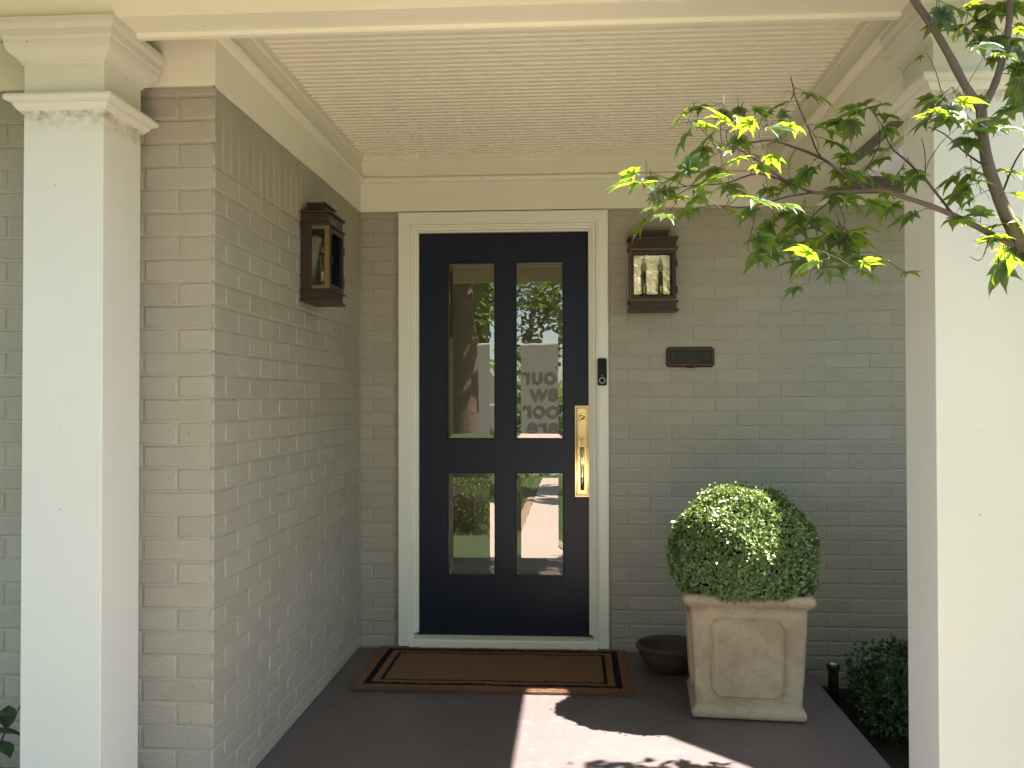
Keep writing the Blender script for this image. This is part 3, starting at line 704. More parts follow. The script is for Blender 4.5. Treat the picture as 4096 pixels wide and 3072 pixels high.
lantern('bronze box lantern on the brick wall right of the door, under the maple leaves', (.384, -.002, 1.676), 0)
lantern('bronze box lantern on the side wall left of the door, seen from its end', (XL+.002, -.937, 1.638), R(90))

# ================================================================== DOOR MAT
mt = thing('door_mat', 'brown coir door mat with a double black border', 'door mat', (-.3575, -.365, .0))
mb = MB(); nx, ny = 60, 34; vs = []; fs = []
for i in range(nx+1):
    for j in range(ny+1):
        x = -MATX+2*MATX*i/nx; y = -MATY+2*MATY*j/ny
        ed = i in (0, nx) or j in (0, ny)
        vs.append((x+(rnd.uniform(-.003, .003) if ed else 0), y+(rnd.uniform(-.003, .003) if ed else 0), .017+rnd.uniform(-.002, .002)+.0015*math.sin(i*.31)*math.sin(j*.4) if not ed else .011))
for i in range(nx):
    for j in range(ny): fs.append([i*(ny+1)+j, (i+1)*(ny+1)+j, (i+1)*(ny+1)+j+1, i*(ny+1)+j+1])
mb.add(vs, fs, True); mb.box((-MATX, -MATY, .001), (MATX, MATY, .0085)); mb.build('pile', M['coir'], mt, raw=True)
fb_ = MB()
for k in range(15000):
    if k < 4600:
        x = rnd.uniform(-MATX, MATX); y = -MATY+rnd.uniform(-.010, .01)
    else: x = rnd.uniform(-MATX-.003, MATX+.003); y = rnd.uniform(-MATY, MATY)
    a = rnd.uniform(0, 6.28); L_ = rnd.uniform(.006, .016); h_ = rnd.uniform(.002, .008); dx, dy = math.cos(a), math.sin(a); w2 = .0007
    z0 = .0165 if abs(y) < MATY-.004 and abs(x) < MATX-.004 else rnd.uniform(.003, .011)
    fb_.add([(x-dy*w2, y+dx*w2, z0), (x+dy*w2, y-dx*w2, z0), (x+dx*L_, y+dy*L_, z0+h_)], [(0, 1, 2)])
stuff(fb_.build('coir_fibre', M['coir'], mt, raw=True))

# ================================================================== PLANTER, CLIPPED BALL, BOWL
PC = (.690, -.772); PROT = R(-4.5)
pt = thing('planter', 'square weathered terracotta planter with a framed front panel', 'planter', (PC[0], PC[1], 0), PROT)
def sq_ring(h, r=.02, n=4):
    P_ = []
    for cx_, cy_, a0 in ((h-r, h-r, 0), (-h+r, h-r, 90), (-h+r, -h+r, 180), (h-r, -h+r, 270)):
        for k in range(n): a = R(a0+90*k/(n-1)); P_.append((cx_+r*math.cos(a), cy_+r*math.sin(a)))
    return P_
prof_p = [(.200, .003), (.214, .006), (.219, .016), (.218, .030), (.210, .042), (.203, .052), (.204, .060), (.2225, .415), (.223, .430), (.231, .440), (.240, .446), (.249, .455), (.252, .466), (.250, .478), (.243, .486), (.234, .489), (.218, .488), (.214, .478), (.212, .44), (.212, .42)]
mb = MB(); vs = []; fs = []; nr = 16
for (h, z) in prof_p:
    for (x, y) in sq_ring(h, .016 if z > .06 else .014): vs.append((x+rnd.uniform(-.0008, .0008), y+rnd.uniform(-.0008, .0008), z+rnd.uniform(-.0008, .0008)))
for i in range(len(prof_p)-1):
    for k in range(nr): fs.append([i*nr+k, i*nr+(k+1) % nr, (i+1)*nr+(k+1) % nr, (i+1)*nr+k])
fs.append(list(range(nr))[::-1]); mb.add(vs, fs, True)
body_o = mb.build('pot', M['terra'], pt)
sl = MB(); sl.prism(sq_ring(.2118, .012), 'z', .415, .445); sl.build('soil', M['soil'], pt)
# raised octagonal frame on each side
def face_h(z): return .204+(z-.06)/(.415-.06)*.0185
for k in range(4):
    Rm = Matrix.Rotation(R(90*k), 4, 'Z'); mb = MB()
    wx, zb_, zt_, c_ = .140, .088, .398, .036
    oc = [(-wx+c_*.7, zb_), (wx-c_*.7, zb_), (wx+.004-0, zb_+c_), (wx+.008, zt_-c_), (wx+.006-c_*.7, zt_), (-wx-.006+c_*.7, zt_), (-wx-.008, zt_-c_), (-wx-.004, zb_+c_)]
    cxm, czm = 0, (zb_+zt_)/2; vs = []; fs = []
    def inset(p, d):
        v_ = Vector((p[0]-cxm, p[1]-czm)); L_ = v_.length; return (p[0]-v_.x/L_*d*1.15, p[1]-v_.y/L_*d*1.15)
    for d, yo in ((0, .002), (.002, -.007), (.005, -.0105), (.008, -.0085), (.0105, .0015)):
        for p in oc:
            q = inset(p, d); vs.append(Rm @ Vector((q[0], -face_h(q[1])+yo-.0012, q[1])))
    for r_ in range(4):
        for i in range(8): fs.append([r_*8+i, r_*8+(i+1) % 8, (r_+1)*8+(i+1) % 8, (r_+1)*8+i])
    mb.add(vs, fs, True); mb.build('panel_frame', M['terra'], pt)

def leaf_ball(name, n, rfun, ls, q, mat, parent, flat=False):
    """many tiny folded oval leaves in sprays over a shaped shell"""
    mb = MB()
    for k in range(n):
        p, nrm = rfun(q)
        d = (nrm*q.uniform(.3, 1.0)+Vector((q.gauss(0, .55), q.gauss(0, .55), q.gauss(.15, .5)))).normalized()
        s_ = d.cross(Vector((q.gauss(0, 1), q.gauss(0, 1), q.gauss(0, 1)))).normalized(); u_ = s_.cross(d)
        if flat and q.random() < .82:
            tg = nrm.cross(Vector((q.gauss(0, 1), q.gauss(0, 1), q.gauss(0, 1)))).normalized(); d = (tg+nrm*q.uniform(.05, .9)+Vector((0, 0, .25))).normalized(); s_ = d.cross(nrm+Vector((q.gauss(.12, .4), q.gauss(0, .4), q.gauss(.4, .35)))).normalized(); u_ = s_.cross(d)
        L_ = ls*q.uniform(.7, 1.25); w_ = L_*(.36 if flat else .30)
        b0 = p; m_ = p+d*L_*.5+u_*L_*.05; t_ = p+d*L_
        mb.add([b0, m_+s_*w_+u_*L_*.08, t_, m_-s_*w_+u_*L_*.08, m_-u_*L_*.04], [(0, 1, 4), (1, 2, 4), (2, 3, 4), (3, 0, 4)], False)
    return stuff(mb.build(name, mat, parent, raw=True))
bx_ = thing('boxwood_ball', 'clipped boxwood ball growing in the terracotta planter, half sunlit', 'shrub', (.690, -.775, .44), 0)
def ball_pt(q):
    while True:
        v_ = Vector((q.gauss(0, 1), q.gauss(0, 1), q.gauss(0, 1))).normalized()
        if v_.z > -.42: break
    r_ = .296+.013*math.sin(v_.x*7+1)*math.sin(v_.y*6+v_.z*5)+.006*math.sin(v_.x*23)*math.sin(v_.z*21+v_.y*17)
    r_ *= q.choice((1, 1, 1, .985, .95)); r_ += q.uniform(-.006, .004); r_ += .022*(q.random() < .012)
    sc = Vector((.985, .985, .975))
    return Vector((v_.x*sc.x*r_, v_.y*r_, v_.z*sc.z*r_+.155)), v_
leaf_ball('foliage', 26000, ball_pt, .0158, random.Random(3), M['box'], bx_, True)
core = MB(); core.lathe([(.02, -.02), (.19, -.01), (.255, .06), (.272, .15), (.255, .25), (.19, .35), (.1, .405), (.01, .42)], (0, 0, 0), 'z', 20); core.build('branch_mass', simple('inner_twigs', (.012, .016, .008), .9, 0, .1), bx_)
bw = thing('clay_bowl', 'low brown clay bowl on the floor between the planter and the door', 'bowl', (.440, -.30, 0))
mb = MB(); mb.lathe([(.085, .002), (.098, .008), (.130, .05), (.148, .085), (.150, .098), (.157, .103), (.157, .117), (.151, .122), (.141, .120), (.137, .10), (.11, .055), (.08, .03), (.01, .028)], (0, 0, 0), 'z', 32); mb.build('bowl', M['bowl'], bw)

# ================================================================== RISER AND PLANTS IN THE BEDS
rs = thing('sprinkler_riser', 'black plastic sprinkler riser standing in the bed beside the slab', 'sprinkler', (1.135, -.46, -.155))
mb = MB(); mb.lathe([(.022, 0), (.0215, .19), (.021, .205), (.028, .217), (.029, .232), (.026, .237), (.018, .237), (.017, .231), (0, .231)], (0, 0, 0), 'z', 18); mb.build('body', M['black'], rs)
mb = MB(); mb.lathe([(.0165, .232), (.0165, .238), (.0135, .238), (.0135, .232)], (0, 0, 0), 'z', 18); mb.build('cap_ring', M['chrome'], rs)
def shrub(name, label, loc, sx_, sy_, sz_, n, ls, mat, seed, cat='shrub'):
    t = thing(name, label, cat, loc); q = random.Random(seed)
    cl = [(Vector((q.uniform(-1, 1)*sx_, q.uniform(-1, 1)*sy_, q.uniform(.25, 1)*sz_)), q.uniform(.35, .7)*min(sx_, sz_)) for _ in range(22)]
    def pt_(q):
        c, r_ = q.choice(cl); v_ = Vector((q.gauss(0, 1), q.gauss(0, 1), q.gauss(0, 1))).normalized()
        p = c+v_*r_*q.uniform(.6, 1.0); p.z = max(.01, p.z); return p, v_
    leaf_ball('foliage', n, pt_, ls, q, mat, t)
    st_ = MB()
    for c, r_ in cl: st_.tube([(c.x*.2, c.y*.2, 0), (c.x*.6, c.y*.6, c.z*.5), c], .005, .0025, 5)
    stuff(st_.build('stems', M['twig'], t)); return t
shrub('garden_shrub', 'low dark green shrub in the shaded bed beside the right column', (1.47, -.62, -.155), .20, .36, .27, 5200, .026, M['shrub'], 8)
shrub('garden_shrub', 'tall unseen shrub added beyond the right column to block side light', (2.45, -1.35, -.155), .55, .75, 1.15, 7000, .055, M['shrub'], 18)  # hidden shrub, added to keep side light off the lower back wall
# broad-leaved plant at the left edge
lp = thing('laurel_plant', 'broad leaved green plant at the foot of the wall, left of the left column', 'plant', (-1.80, -2.12, -.12))
mb = MB(); q = random.Random(4); st_ = MB()
for k in range(9):
    a = q.uniform(0, 6.28); top = Vector((.28*math.cos(a)*q.uniform(.3, 1), .16*math.sin(a)*q.uniform(.3, 1)-.05, q.uniform(.28, .52)))
    base = Vector((q.uniform(-.05, .05), q.uniform(-.04, .04), 0)); st_.tube([base, base.lerp(top, .5)+Vector((0, 0, .05)), top], .005, .002, 5)
    for i in range(9):
        f_ = .35+.65*i/8; p = base.lerp(top, f_)+Vector((0, 0, .05*(1-abs(2*f_-1)))); b_a = q.uniform(0, 6.28)
        d = Vector((math.cos(b_a), math.sin(b_a), q.uniform(-.3, .5))).normalized(); s_ = d.cross(Vector((0, 0, 1))).normalized(); u_ = s_.cross(d)
        L_ = q.uniform(.07, .12); w_ = L_*.22; pts = []
        for (f2, w2, dz) in ((0, .12, 0), (.25, .8, .03), (.5, 1, .04), (.75, .7, .02), (1, .02, -.05)):
            c = p+d*L_*f2+u_*L_*dz; pts += [c-s_*w_*w2+u_*.005, c, c+s_*w_*w2+u_*.005]
        lf = MB(); lf.add(pts, [[r_*3+j, r_*3+j+1, r_*3+j+4, r_*3+j+3] for r_ in range(4) for j in range(2)], True)
        lf.build('leaf', M['laurel'], lp, raw=True)
st_.build('stem', M['twig'], lp)

# ================================================================== JAPANESE MAPLE
LEAVES = [[0.296,-2.533,1.917,0.056,0],[0.211,-2.906,1.795,0.039,1],[0.287,-2.9,1.779,0.051,1],[0.314,-2.886,1.788,0.035,1],[0.348,-2.498,1.917,0.042,0],[0.396,-2.443,1.94,0.041,0],[0.382,-2.711,1.854,0.041,0],[0.438,-2.58,1.89,0.041,0],[0.491,-2.437,1.947,0.049,0],[0.534,-2.525,1.946,0.056,0],[0.586,-2.45,1.958,0.043,0],[0.242,-2.686,1.813,0.067,0],[0.235,-2.933,1.762,0.041,1],[0.328,-2.955,1.758,0.04,1],[0.371,-2.926,1.756,0.046,1],[0.405,-2.923,1.761,0.041,1],[0.432,-2.716,1.798,0.046,0],[0.354,-2.655,1.812,0.052,0],[0.284,-2.636,1.795,0.058,0],[0.393,-2.445,1.855,0.046,0],[0.288,-2.903,1.723,0.032,1],[0.304,-2.964,1.689,0.04,1],[0.351,-2.9,1.691,0.037,1],[0.283,-2.678,1.76,0.062,0],[0.325,-2.535,1.774,0.069,0],[0.379,-2.682,1.768,0.036,0],[0.424,-2.719,1.739,0.058,0],[0.373,-2.893,1.711,0.032,1],[0.501,-2.657,1.738,0.058,0],[0.521,-2.655,1.746,0.047,0],[0.518,-2.425,1.771,0.058,0],[0.134,-2.893,1.664,0.07,1],[0.112,-2.951,1.667,0.04,1],[0.218,-2.884,1.688,0.047,2],[0.235,-2.926,1.65,0.068,1],[0.192,-2.912,1.67,0.041,1],[0.167,-2.659,1.728,0.039,0],[0.223,-2.438,1.75,0.075,0],[0.187,-2.911,1.627,0.041,1],[0.158,-2.883,1.619,0.037,1],[0.23,-2.891,1.633,0.046,1],[0.261,-2.63,1.664,0.061,0],[0.158,-2.612,1.643,0.059,3],[0.335,-2.67,1.707,0.047,0],[0.299,-2.965,1.62,0.033,1],[0.33,-2.973,1.611,0.049,1],[0.388,-2.63,1.663,0.053,0],[0.294,-2.92,1.603,0.027,1],[0.167,-2.98,1.584,0.035,1],[0.391,-2.912,1.614,0.041,1],[0.422,-2.619,1.709,0.048,0],[0.441,-2.627,1.696,0.04,0],[0.492,-2.474,1.684,0.063,0],[0.501,-2.576,1.656,0.071,0],[0.523,-2.625,1.64,0.064,0],[0.52,-2.576,1.626,0.065,0],[0.452,-2.509,1.65,0.056,0],[0.389,-2.703,1.589,0.061,0],[0.46,-2.427,1.61,0.087,0],[0.382,-2.713,1.547,0.051,0],[0.462,-2.495,1.585,0.051,0],[0.507,-2.467,1.612,0.057,0],[0.476,-2.715,1.574,0.056,0],[0.444,-2.901,1.525,0.046,1],[0.442,-2.943,1.5,0.041,1],[0.505,-2.546,1.558,0.061,0],[0.475,-2.717,1.51,0.046,0],[0.522,-2.706,1.59,0.056,0],[0.551,-2.666,1.609,0.052,0],[0.641,-2.433,1.63,0.076,0],[0.544,-2.661,1.558,0.052,0],[0.61,-2.493,1.558,0.062,0],[0.641,-2.441,1.586,0.064,0],[0.662,-2.437,1.569,0.046,0],[0.545,-2.617,1.536,0.053,0],[0.548,-2.614,1.84,0.07,0],[0.593,-2.563,1.868,0.055,0],[0.647,-2.487,1.889,0.043,0],[0.589,-2.688,1.864,0.046,0],[0.628,-2.495,1.811,0.051,0],[0.648,-2.481,1.77,0.057,0],[0.62,-2.462,1.738,0.063,0],[0.566,-2.709,1.664,0.064,0],[0.628,-2.436,1.792,0.046,0],[0.576,-2.693,1.726,0.039,0],[0.473,-2.618,1.624,0.053,0],[0.47,-2.537,1.614,0.055,0],[0.568,-2.445,1.623,0.058,0],[0.615,-2.618,1.785,0.054,0],[0.711,-2.443,1.835,0.051,0],[0.693,-2.556,1.786,0.053,0],[0.706,-2.626,1.745,0.047,0],[0.735,-2.625,1.74,0.044,0],[0.657,-2.667,1.725,0.041,0],[0.716,-2.697,1.714,0.058,0],[0.628,-2.675,1.716,0.041,0],[0.711,-2.513,1.724,0.039,0],[0.638,-2.421,1.733,0.072,0],[0.592,-2.672,1.731,0.046,0],[0.614,-2.705,1.661,0.054,0],[0.73,-2.424,1.714,0.061,0],[0.712,-2.56,1.681,0.043,0],[0.742,-2.598,1.652,0.061,0],[0.838,-2.589,1.735,0.062,0],[0.857,-2.62,1.732,0.061,0],[0.825,-2.708,1.721,0.045,0],[0.831,-2.713,1.698,0.045,0],[0.882,-2.536,1.724,0.053,0],[0.859,-2.559,1.705,0.058,0],[0.87,-2.581,1.686,0.043,0],[0.79,-2.697,1.623,0.054,0],[0.809,-2.687,1.62,0.041,0],[0.859,-2.655,1.637,0.06,0],[0.923,-2.5,1.644,0.044,0],[0.964,-2.505,1.768,0.049,0],[0.946,-2.613,1.737,0.056,0],[0.926,-2.615,1.625,0.066,0],[0.949,-2.631,1.624,0.051,0],[0.912,-2.637,1.59,0.065,0],[0.94,-2.509,1.611,0.054,0],[0.943,-2.61,1.569,0.066,0],[0.875,-2.7,1.525,0.074,3],[0.959,-2.548,1.546,0.072,3],[0.946,-2.641,1.541,0.058,0],[0.608,-2.484,1.632,0.065,0],[0.628,-2.488,1.626,0.065,0],[0.652,-2.512,1.614,0.061,0],[0.586,-2.521,1.575,0.054,0],[0.627,-2.492,1.582,0.055,0],[0.615,-2.611,1.557,0.052,0],[0.541,-2.91,1.503,0.036,1],[0.619,-2.636,1.523,0.053,0],[0.672,-2.574,1.552,0.036,0],[0.606,-2.489,1.553,0.062,0],[0.783,-2.655,2.075,0.065,3],[0.805,-2.577,2.081,0.051,0],[0.788,-2.717,2.055,0.057,0],[0.728,-2.925,1.975,0.031,1],[0.91,-2.572,2.112,0.072,0],[0.943,-2.54,2.112,0.062,0],[0.961,-2.545,2.128,0.062,0],[0.962,-2.578,2.118,0.061,0],[0.897,-2.538,2.098,0.069,0],[0.926,-2.535,2.095,0.052,0],[0.725,-2.893,1.942,0.026,1],[0.892,-2.505,2.091,0.059,0],[0.863,-2.606,2.048,0.04,0],[0.745,-2.927,1.898,0.043,1],[0.915,-2.536,2.06,0.042,0],[0.91,-2.615,2.027,0.06,0],[0.784,-2.911,1.888,0.034,1],[0.954,-2.559,2.037,0.062,0],[0.935,-2.548,2.01,0.031,0],[0.821,-2.922,1.93,0.034,1],[0.951,-2.627,1.996,0.06,3],[0.977,-2.55,1.986,0.062,0],[0.989,-2.562,1.991,0.062,3],[0.928,-2.685,1.911,0.054,3],[0.979,-2.577,1.916,0.061,3],[0.812,-2.569,1.912,0.062,0],[0.749,-2.711,1.863,0.048,0],[0.755,-2.67,1.885,0.039,0],[0.81,-2.691,1.881,0.039,0],[0.684,-2.948,1.778,0.051,1],[0.656,-2.962,1.767,0.033,1],[0.639,-2.961,1.763,0.033,1],[0.696,-2.976,1.78,0.041,1],[0.748,-2.933,1.802,0.026,1],[0.823,-2.585,1.867,0.057,0],[0.746,-2.668,1.838,0.049,0],[0.741,-2.89,1.765,0.035,1],[0.86,-2.631,1.823,0.06,0],[0.845,-2.63,1.806,0.06,0],[0.946,-2.537,1.875,0.062,0],[0.893,-2.712,1.846,0.057,0],[0.908,-2.699,1.837,0.058,0],[0.786,-2.925,1.746,0.038,1],[0.91,-2.592,1.843,0.041,0],[0.691,-2.433,1.948,0.072,0],[0.701,-2.474,1.93,0.064,0],[0.628,-2.594,1.882,0.061,0],[0.719,-2.476,1.908,0.06,0],[0.632,-2.527,1.878,0.052,0],[0.687,-2.609,1.839,0.04,0],[0.186,-2.594,1.707,0.033,0],[0.286,-2.72,1.798,0.05,0],[0.337,-2.72,1.684,0.034,0],[0.717,-2.72,1.956,0.023,0],[0.491,-2.601,1.494,0.045,0],[0.981,-2.562,2.075,0.029,0],[0.915,-2.689,1.673,0.038,0],[0.457,-2.631,1.873,0.038,0],[0.566,-2.603,1.813,0.068,0],[0.501,-2.587,1.552,0.049,0],[0.582,-2.72,1.598,0.057,0],[0.712,-2.641,1.52,0.037,0]]
TWIGS = [["trunk",[[0.986,-2.62,1.533],[0.964,-2.62,1.568],[0.939,-2.62,1.618],[0.915,-2.62,1.678],[0.892,-2.62,1.749],[0.882,-2.62,1.809],[0.878,-2.62,1.874]],0.0165,0.011],["L",[[0.878,-2.62,1.874],[0.845,-2.62,1.925],[0.812,-2.62,1.992],[0.773,-2.62,2.063],[0.739,-2.62,2.115],[0.706,-2.62,2.187]],0.0095,0.007],["R",[[0.88,-2.62,1.874],[0.908,-2.62,1.929],[0.928,-2.62,1.999],[0.938,-2.62,2.059],[0.949,-2.62,2.149]],0.0085,0.006],["B",[[0.943,-2.62,1.578],[0.895,-2.62,1.604],[0.828,-2.62,1.64],[0.77,-2.62,1.666],[0.711,-2.62,1.687],[0.667,-2.62,1.703],[0.613,-2.62,1.701],[0.564,-2.62,1.7],[0.52,-2.62,1.699],[0.485,-2.62,1.716]],0.0072,0.003],["C",[[0.658,-2.62,1.705],[0.619,-2.6,1.726],[0.552,-2.7,1.73],[0.535,-2.62,1.776],[0.504,-2.54,1.818],[0.423,-2.66,1.804],[0.393,-2.58,1.822],[0.342,-2.7,1.8]],0.0045,0.0015],["D",[[0.818,-2.62,1.644],[0.807,-2.6,1.674],[0.731,-2.7,1.703],[0.722,-2.62,1.762],[0.714,-2.54,1.816],[0.656,-2.66,1.832]],0.0035,0.0012],["E",[[0.54,-2.62,1.773],[0.532,-2.6,1.801],[0.491,-2.7,1.819],[0.486,-2.62,1.903],[0.493,-2.54,1.982]],0.0022,0.001],["F",[[0.485,-2.62,1.714],[0.435,-2.67,1.725],[0.386,-2.72,1.743],[0.339,-2.77,1.755],[0.294,-2.82,1.756]],0.0028,0.001],["G",[[0.52,-2.62,1.699],[0.456,-2.66,1.682],[0.399,-2.7,1.66],[0.344,-2.74,1.645],[0.282,-2.78,1.641],[0.221,-2.82,1.623]],0.0025,0.001],["H",[[0.483,-2.62,1.714],[0.398,-2.66,1.733],[0.322,-2.7,1.705],[0.25,-2.74,1.692],[0.179,-2.78,1.677],[0.139,-2.82,1.676]],0.0024,0.0009],["I",[[0.589,-2.62,1.701],[0.549,-2.6,1.673],[0.49,-2.7,1.619],[0.504,-2.62,1.584]],0.002,0.001],["J",[[0.509,-2.62,1.634],[0.559,-2.6,1.607],[0.579,-2.7,1.565]],0.0016,0.0009],["K",[[0.613,-2.62,1.719],[0.65,-2.6,1.768],[0.638,-2.7,1.782],[0.678,-2.62,1.833]],0.0016,0.0009],["M",[[0.887,-2.62,1.749],[0.852,-2.6,1.785],[0.77,-2.7,1.799],[0.766,-2.62,1.837]],0.0025,0.001],["N",[[0.915,-2.62,1.678],[0.959,-2.6,1.768],[0.946,-2.7,1.786]],0.0026,0.0015],["O",[[0.76,-2.62,1.721],[0.766,-2.6,1.787],[0.723,-2.7,1.79]],0.0014,0.0008],["P",[[0.895,-2.62,1.604],[0.884,-2.6,1.552],[0.819,-2.7,1.543]],0.0015,0.0008],["Q",[[0.929,-2.62,1.638],[0.952,-2.6,1.591],[0.888,-2.7,1.537]],0.0016,0.0009]]
mp = thing('maple_tree', 'Japanese maple reaching across the porch from the right, few leaves sunlit', 'tree', (1.30, -2.72, -.2))
MPI = Matrix.Translation((-1.30, 2.72, .2))
def smooth_line(pts, sub=3):
    P_ = [Vector(p) for p in pts]; out = []
    for i in range(len(P_)-1):
        p0 = P_[max(i-1, 0)]; p1 = P_[i]; p2 = P_[i+1]; p3 = P_[min(i+2, len(P_)-1)]
        for k in range(sub):
            t = k/sub; out.append(.5*((2*p1)+(p2-p0)*t+(2*p0-5*p1+4*p2-p3)*t*t+(3*p1-p0-3*p2+p3)*t**3))
    out.append(P_[-1]); return out
net = []
for (nm, pts, r0, r1) in TWIGS:
    if nm == 'trunk': pts = [(1.30, -2.72, -.24), (1.26, -2.70, .5), (1.13, -2.66, 1.1)] + pts; r0 = .0185
    if nm == 'L': pts = pts + [(pts[-1][0]-.03, pts[-1][1], pts[-1][2]+.25)]
    if nm == 'R': pts = pts + [(pts[-1][0]+.10, pts[-1][1]+.05, pts[-1][2]+.3), (pts[-1][0]+.25, pts[-1][1]+.3, pts[-1][2]+.75)]
    ln = smooth_line(pts, 4); mb = MB()
    if nm == 'trunk':
        n_ = len(ln); mb.tube(ln, r0, r1, 10, .06)
    else: mb.tube(ln, r0, r1, 7 if r0 > .004 else 5, .12)
    o = mb.build('trunk' if nm == 'trunk' else 'branch', M['bark'] if r0 > .004 else M['twig'], mp); o.matrix_parent_inverse = MPI
    net += ln[(12 if nm == 'trunk' else 0):]
# leaf shapes: seven pointed lobes, folded along their midribs, tips drooping
def maple_leaf(seed, droop):
    q = random.Random(seed); mb = MB()
    lob = [(-128, .34), (-82, .62), (-40, .86), (0, 1.0), (41, .85), (83, .60), (127, .33)]
    vs = []; fs = []
    def dz(x, y): r2 = math.hypot(x, y); return -droop*r2*r2*.5
    for a0, L_ in lob:
        a = R(a0+q.uniform(-5, 5)); L_ *= .5*q.uniform(.9, 1.08); w_ = L_*.205+.012
        dx, dy = math.sin(a), math.cos(a); sx_, sy_ = dy, -dx; n0 = len(vs); kink = q.uniform(-.06, .10)
        for (f2, w2, up) in ((.02, .30, 0), (.40, 1.0, .030), (.66, .72, .022), (.84, .30, .008)):
            cx_, cy_ = dx*L_*f2, dy*L_*f2; z_ = dz(cx_, cy_)-kink*f2*f2
            vs += [(cx_-sx_*w_*w2, cy_-sy_*w_*w2, z_+up*.9), (cx_, cy_, z_-.004), (cx_+sx_*w_*w2, cy_+sy_*w_*w2, z_+up*.9)]
        cx_, cy_ = dx*L_*1.08, dy*L_*1.08; vs.append((cx_, cy_, dz(cx_, cy_)-kink*1.15-.03))
        for r_ in range(3):
            for j in range(2): fs.append([n0+r_*3+j, n0+r_*3+j+1, n0+r_*3+j+4, n0+r_*3+j+3])
        fs.append([n0+9, n0+10, n0+12]); fs.append([n0+10, n0+11, n0+12])
    mb.add(vs, fs, True)
    mb.tube([(0, 0, -.002), (0, -.16, .02), (0, -.30, .0)], .008, .006, 3)
    me = mb.raw('leaf'); me.materials.append(M['maple']); return me
LV = [maple_leaf(k, .25+.22*(k % 4)) for k in range(10)]
tw = MB(); q = random.Random(21)
order = sorted(LEAVES, key=lambda L_: min((Vector(L_[:3])-n_).length for n_ in net))
for (x, y, z, w_, ty) in order:
    p = Vector((x, y, z)); near = min(net, key=lambda n_: (n_-p).length)
    dirv = (p-near); out = Vector((dirv.x, dirv.y, 0)); 
    yaw = math.atan2(-out.x, out.y) if out.length > .01 else q.uniform(0, 6.28)
    yaw += q.gauss(0, .55)
    if ty == 0: tilt = (q.gauss(-.42, .25), q.gauss(0, .22))
    elif ty == 1: tilt = (q.gauss(-.15, .3), q.gauss(.10, .3))
    elif ty == 2: tilt = (q.gauss(1.0, .2), q.gauss(.2, .2))
    else: tilt = (q.gauss(-1.15, .15), q.gauss(0, .25))
    o = link(bpy.data.objects.new('leaf', q.choice(LV)), mp)
    E_ = Euler((0, 0, yaw)).to_matrix() @ Euler((tilt[0], tilt[1], 0)).to_matrix()
    s_ = w_*(2.3 if ty in (1, 2) else 1.95)
    mw = Matrix.Translation(p) @ E_.to_4x4() @ Matrix.Diagonal((s_, s_, s_, 1))
    o.matrix_parent_inverse = MPI; o.matrix_basis = mw
    foot = p + E_ @ Vector((0, -.28*s_, 0))
    mid = near.lerp(foot, .5)+Vector((q.uniform(-.01, .01), q.uniform(-.01, .01), q.uniform(-.004, .014)))
    ln = smooth_line([near, mid, foot], 3); tw.tube(ln, .0011 if dirv.length > .05 else .0008, .0006, 4)
    net += ln[1:]
# a few bare twiglets
for k in range(46):
    n_ = q.choice(net); d = Vector((q.gauss(0, 1), q.gauss(0, .5), q.gauss(.2, .8))).normalized()*q.uniform(.02, .06)
    tw.tube([n_, n_+d*.55+Vector((0, 0, .004)), n_+d], .0008, .0005, 4)
o = stuff(tw.build('twig', M['twig'], mp)); o.matrix_parent_inverse = MPI
# the crown outside the picture, right of and above the porch corner
def scatter_leaves(mb, meshes, q, pts, smin, smax):
    for p in pts:
        me = q.choice(meshes); s_ = q.uniform(smin, smax)
        mm = Matrix.Translation(p) @ Euler((q.gauss(-.2, .45), q.gauss(0, .4), q.uniform(0, 6.28))).to_matrix().to_4x4() @ Matrix.Diagonal((s_, s_, s_, 1))
        mb.add([mm @ v_.co for v_ in me.vertices], [list(f_.vertices) for f_ in me.polygons], True)
crown = MB(); pts = []
for k in range(1800):
    z = q.uniform(1.35, 2.9); x = max(1.42, q.uniform(-.45, .95)+.67*z); y = -1.45+.117*z-q.random()**1.5*1.3+q.gauss(0, .03)
    if z > 2.15 and y > -1.35: continue
    pts.append(Vector((x, y, z)))
for k in range(900):
    pts.append(Vector((q.uniform(1.08, 2.6), q.uniform(-3.7, -2.5), q.uniform(.5, 1.85))))
scatter_leaves(crown, LV, q, pts, .07, .10)
o = stuff(crown.build('foliage', M['maple'], mp, raw=True)); o.matrix_parent_inverse = MPI

# ================================================================== FRONT YARD (seen in the door glass)
def tuft_field(mb, q, n, box_, h0, h1):
    for k in range(n):
        x = q.uniform(box_[0], box_[1]); y = q.uniform(box_[2], box_[3])
        if -.72 < x < 1.09: continue
        a = q.uniform(0, 6.28); h_ = q.uniform(h0, h1); w2 = .006; dx, dy = math.cos(a), math.sin(a)
        mb.add([(x-dy*w2, y+dx*w2, GZ-.03), (x+dy*w2, y-dx*w2, GZ-.03), (x+dx*h_*.5, y+dy*h_*.5, GZ-.03+h_)], [(0, 1, 2)])
gm = MB(); tuft_field(gm, random.Random(2), 26000, (-6, 5, -15, -5.2), .04, .12); stuff(gm.build('grass', M['grass'], None, raw=True))
def yard_leafmesh():
    mb = MB(); mb.add([(0, 0, 0), (.3, .5, .06), (0, 1, -.1), (-.3, .5, .06)], [(0, 1, 2), (0, 2, 3)]); return mb.raw('yl')
YL = [yard_leafmesh()]
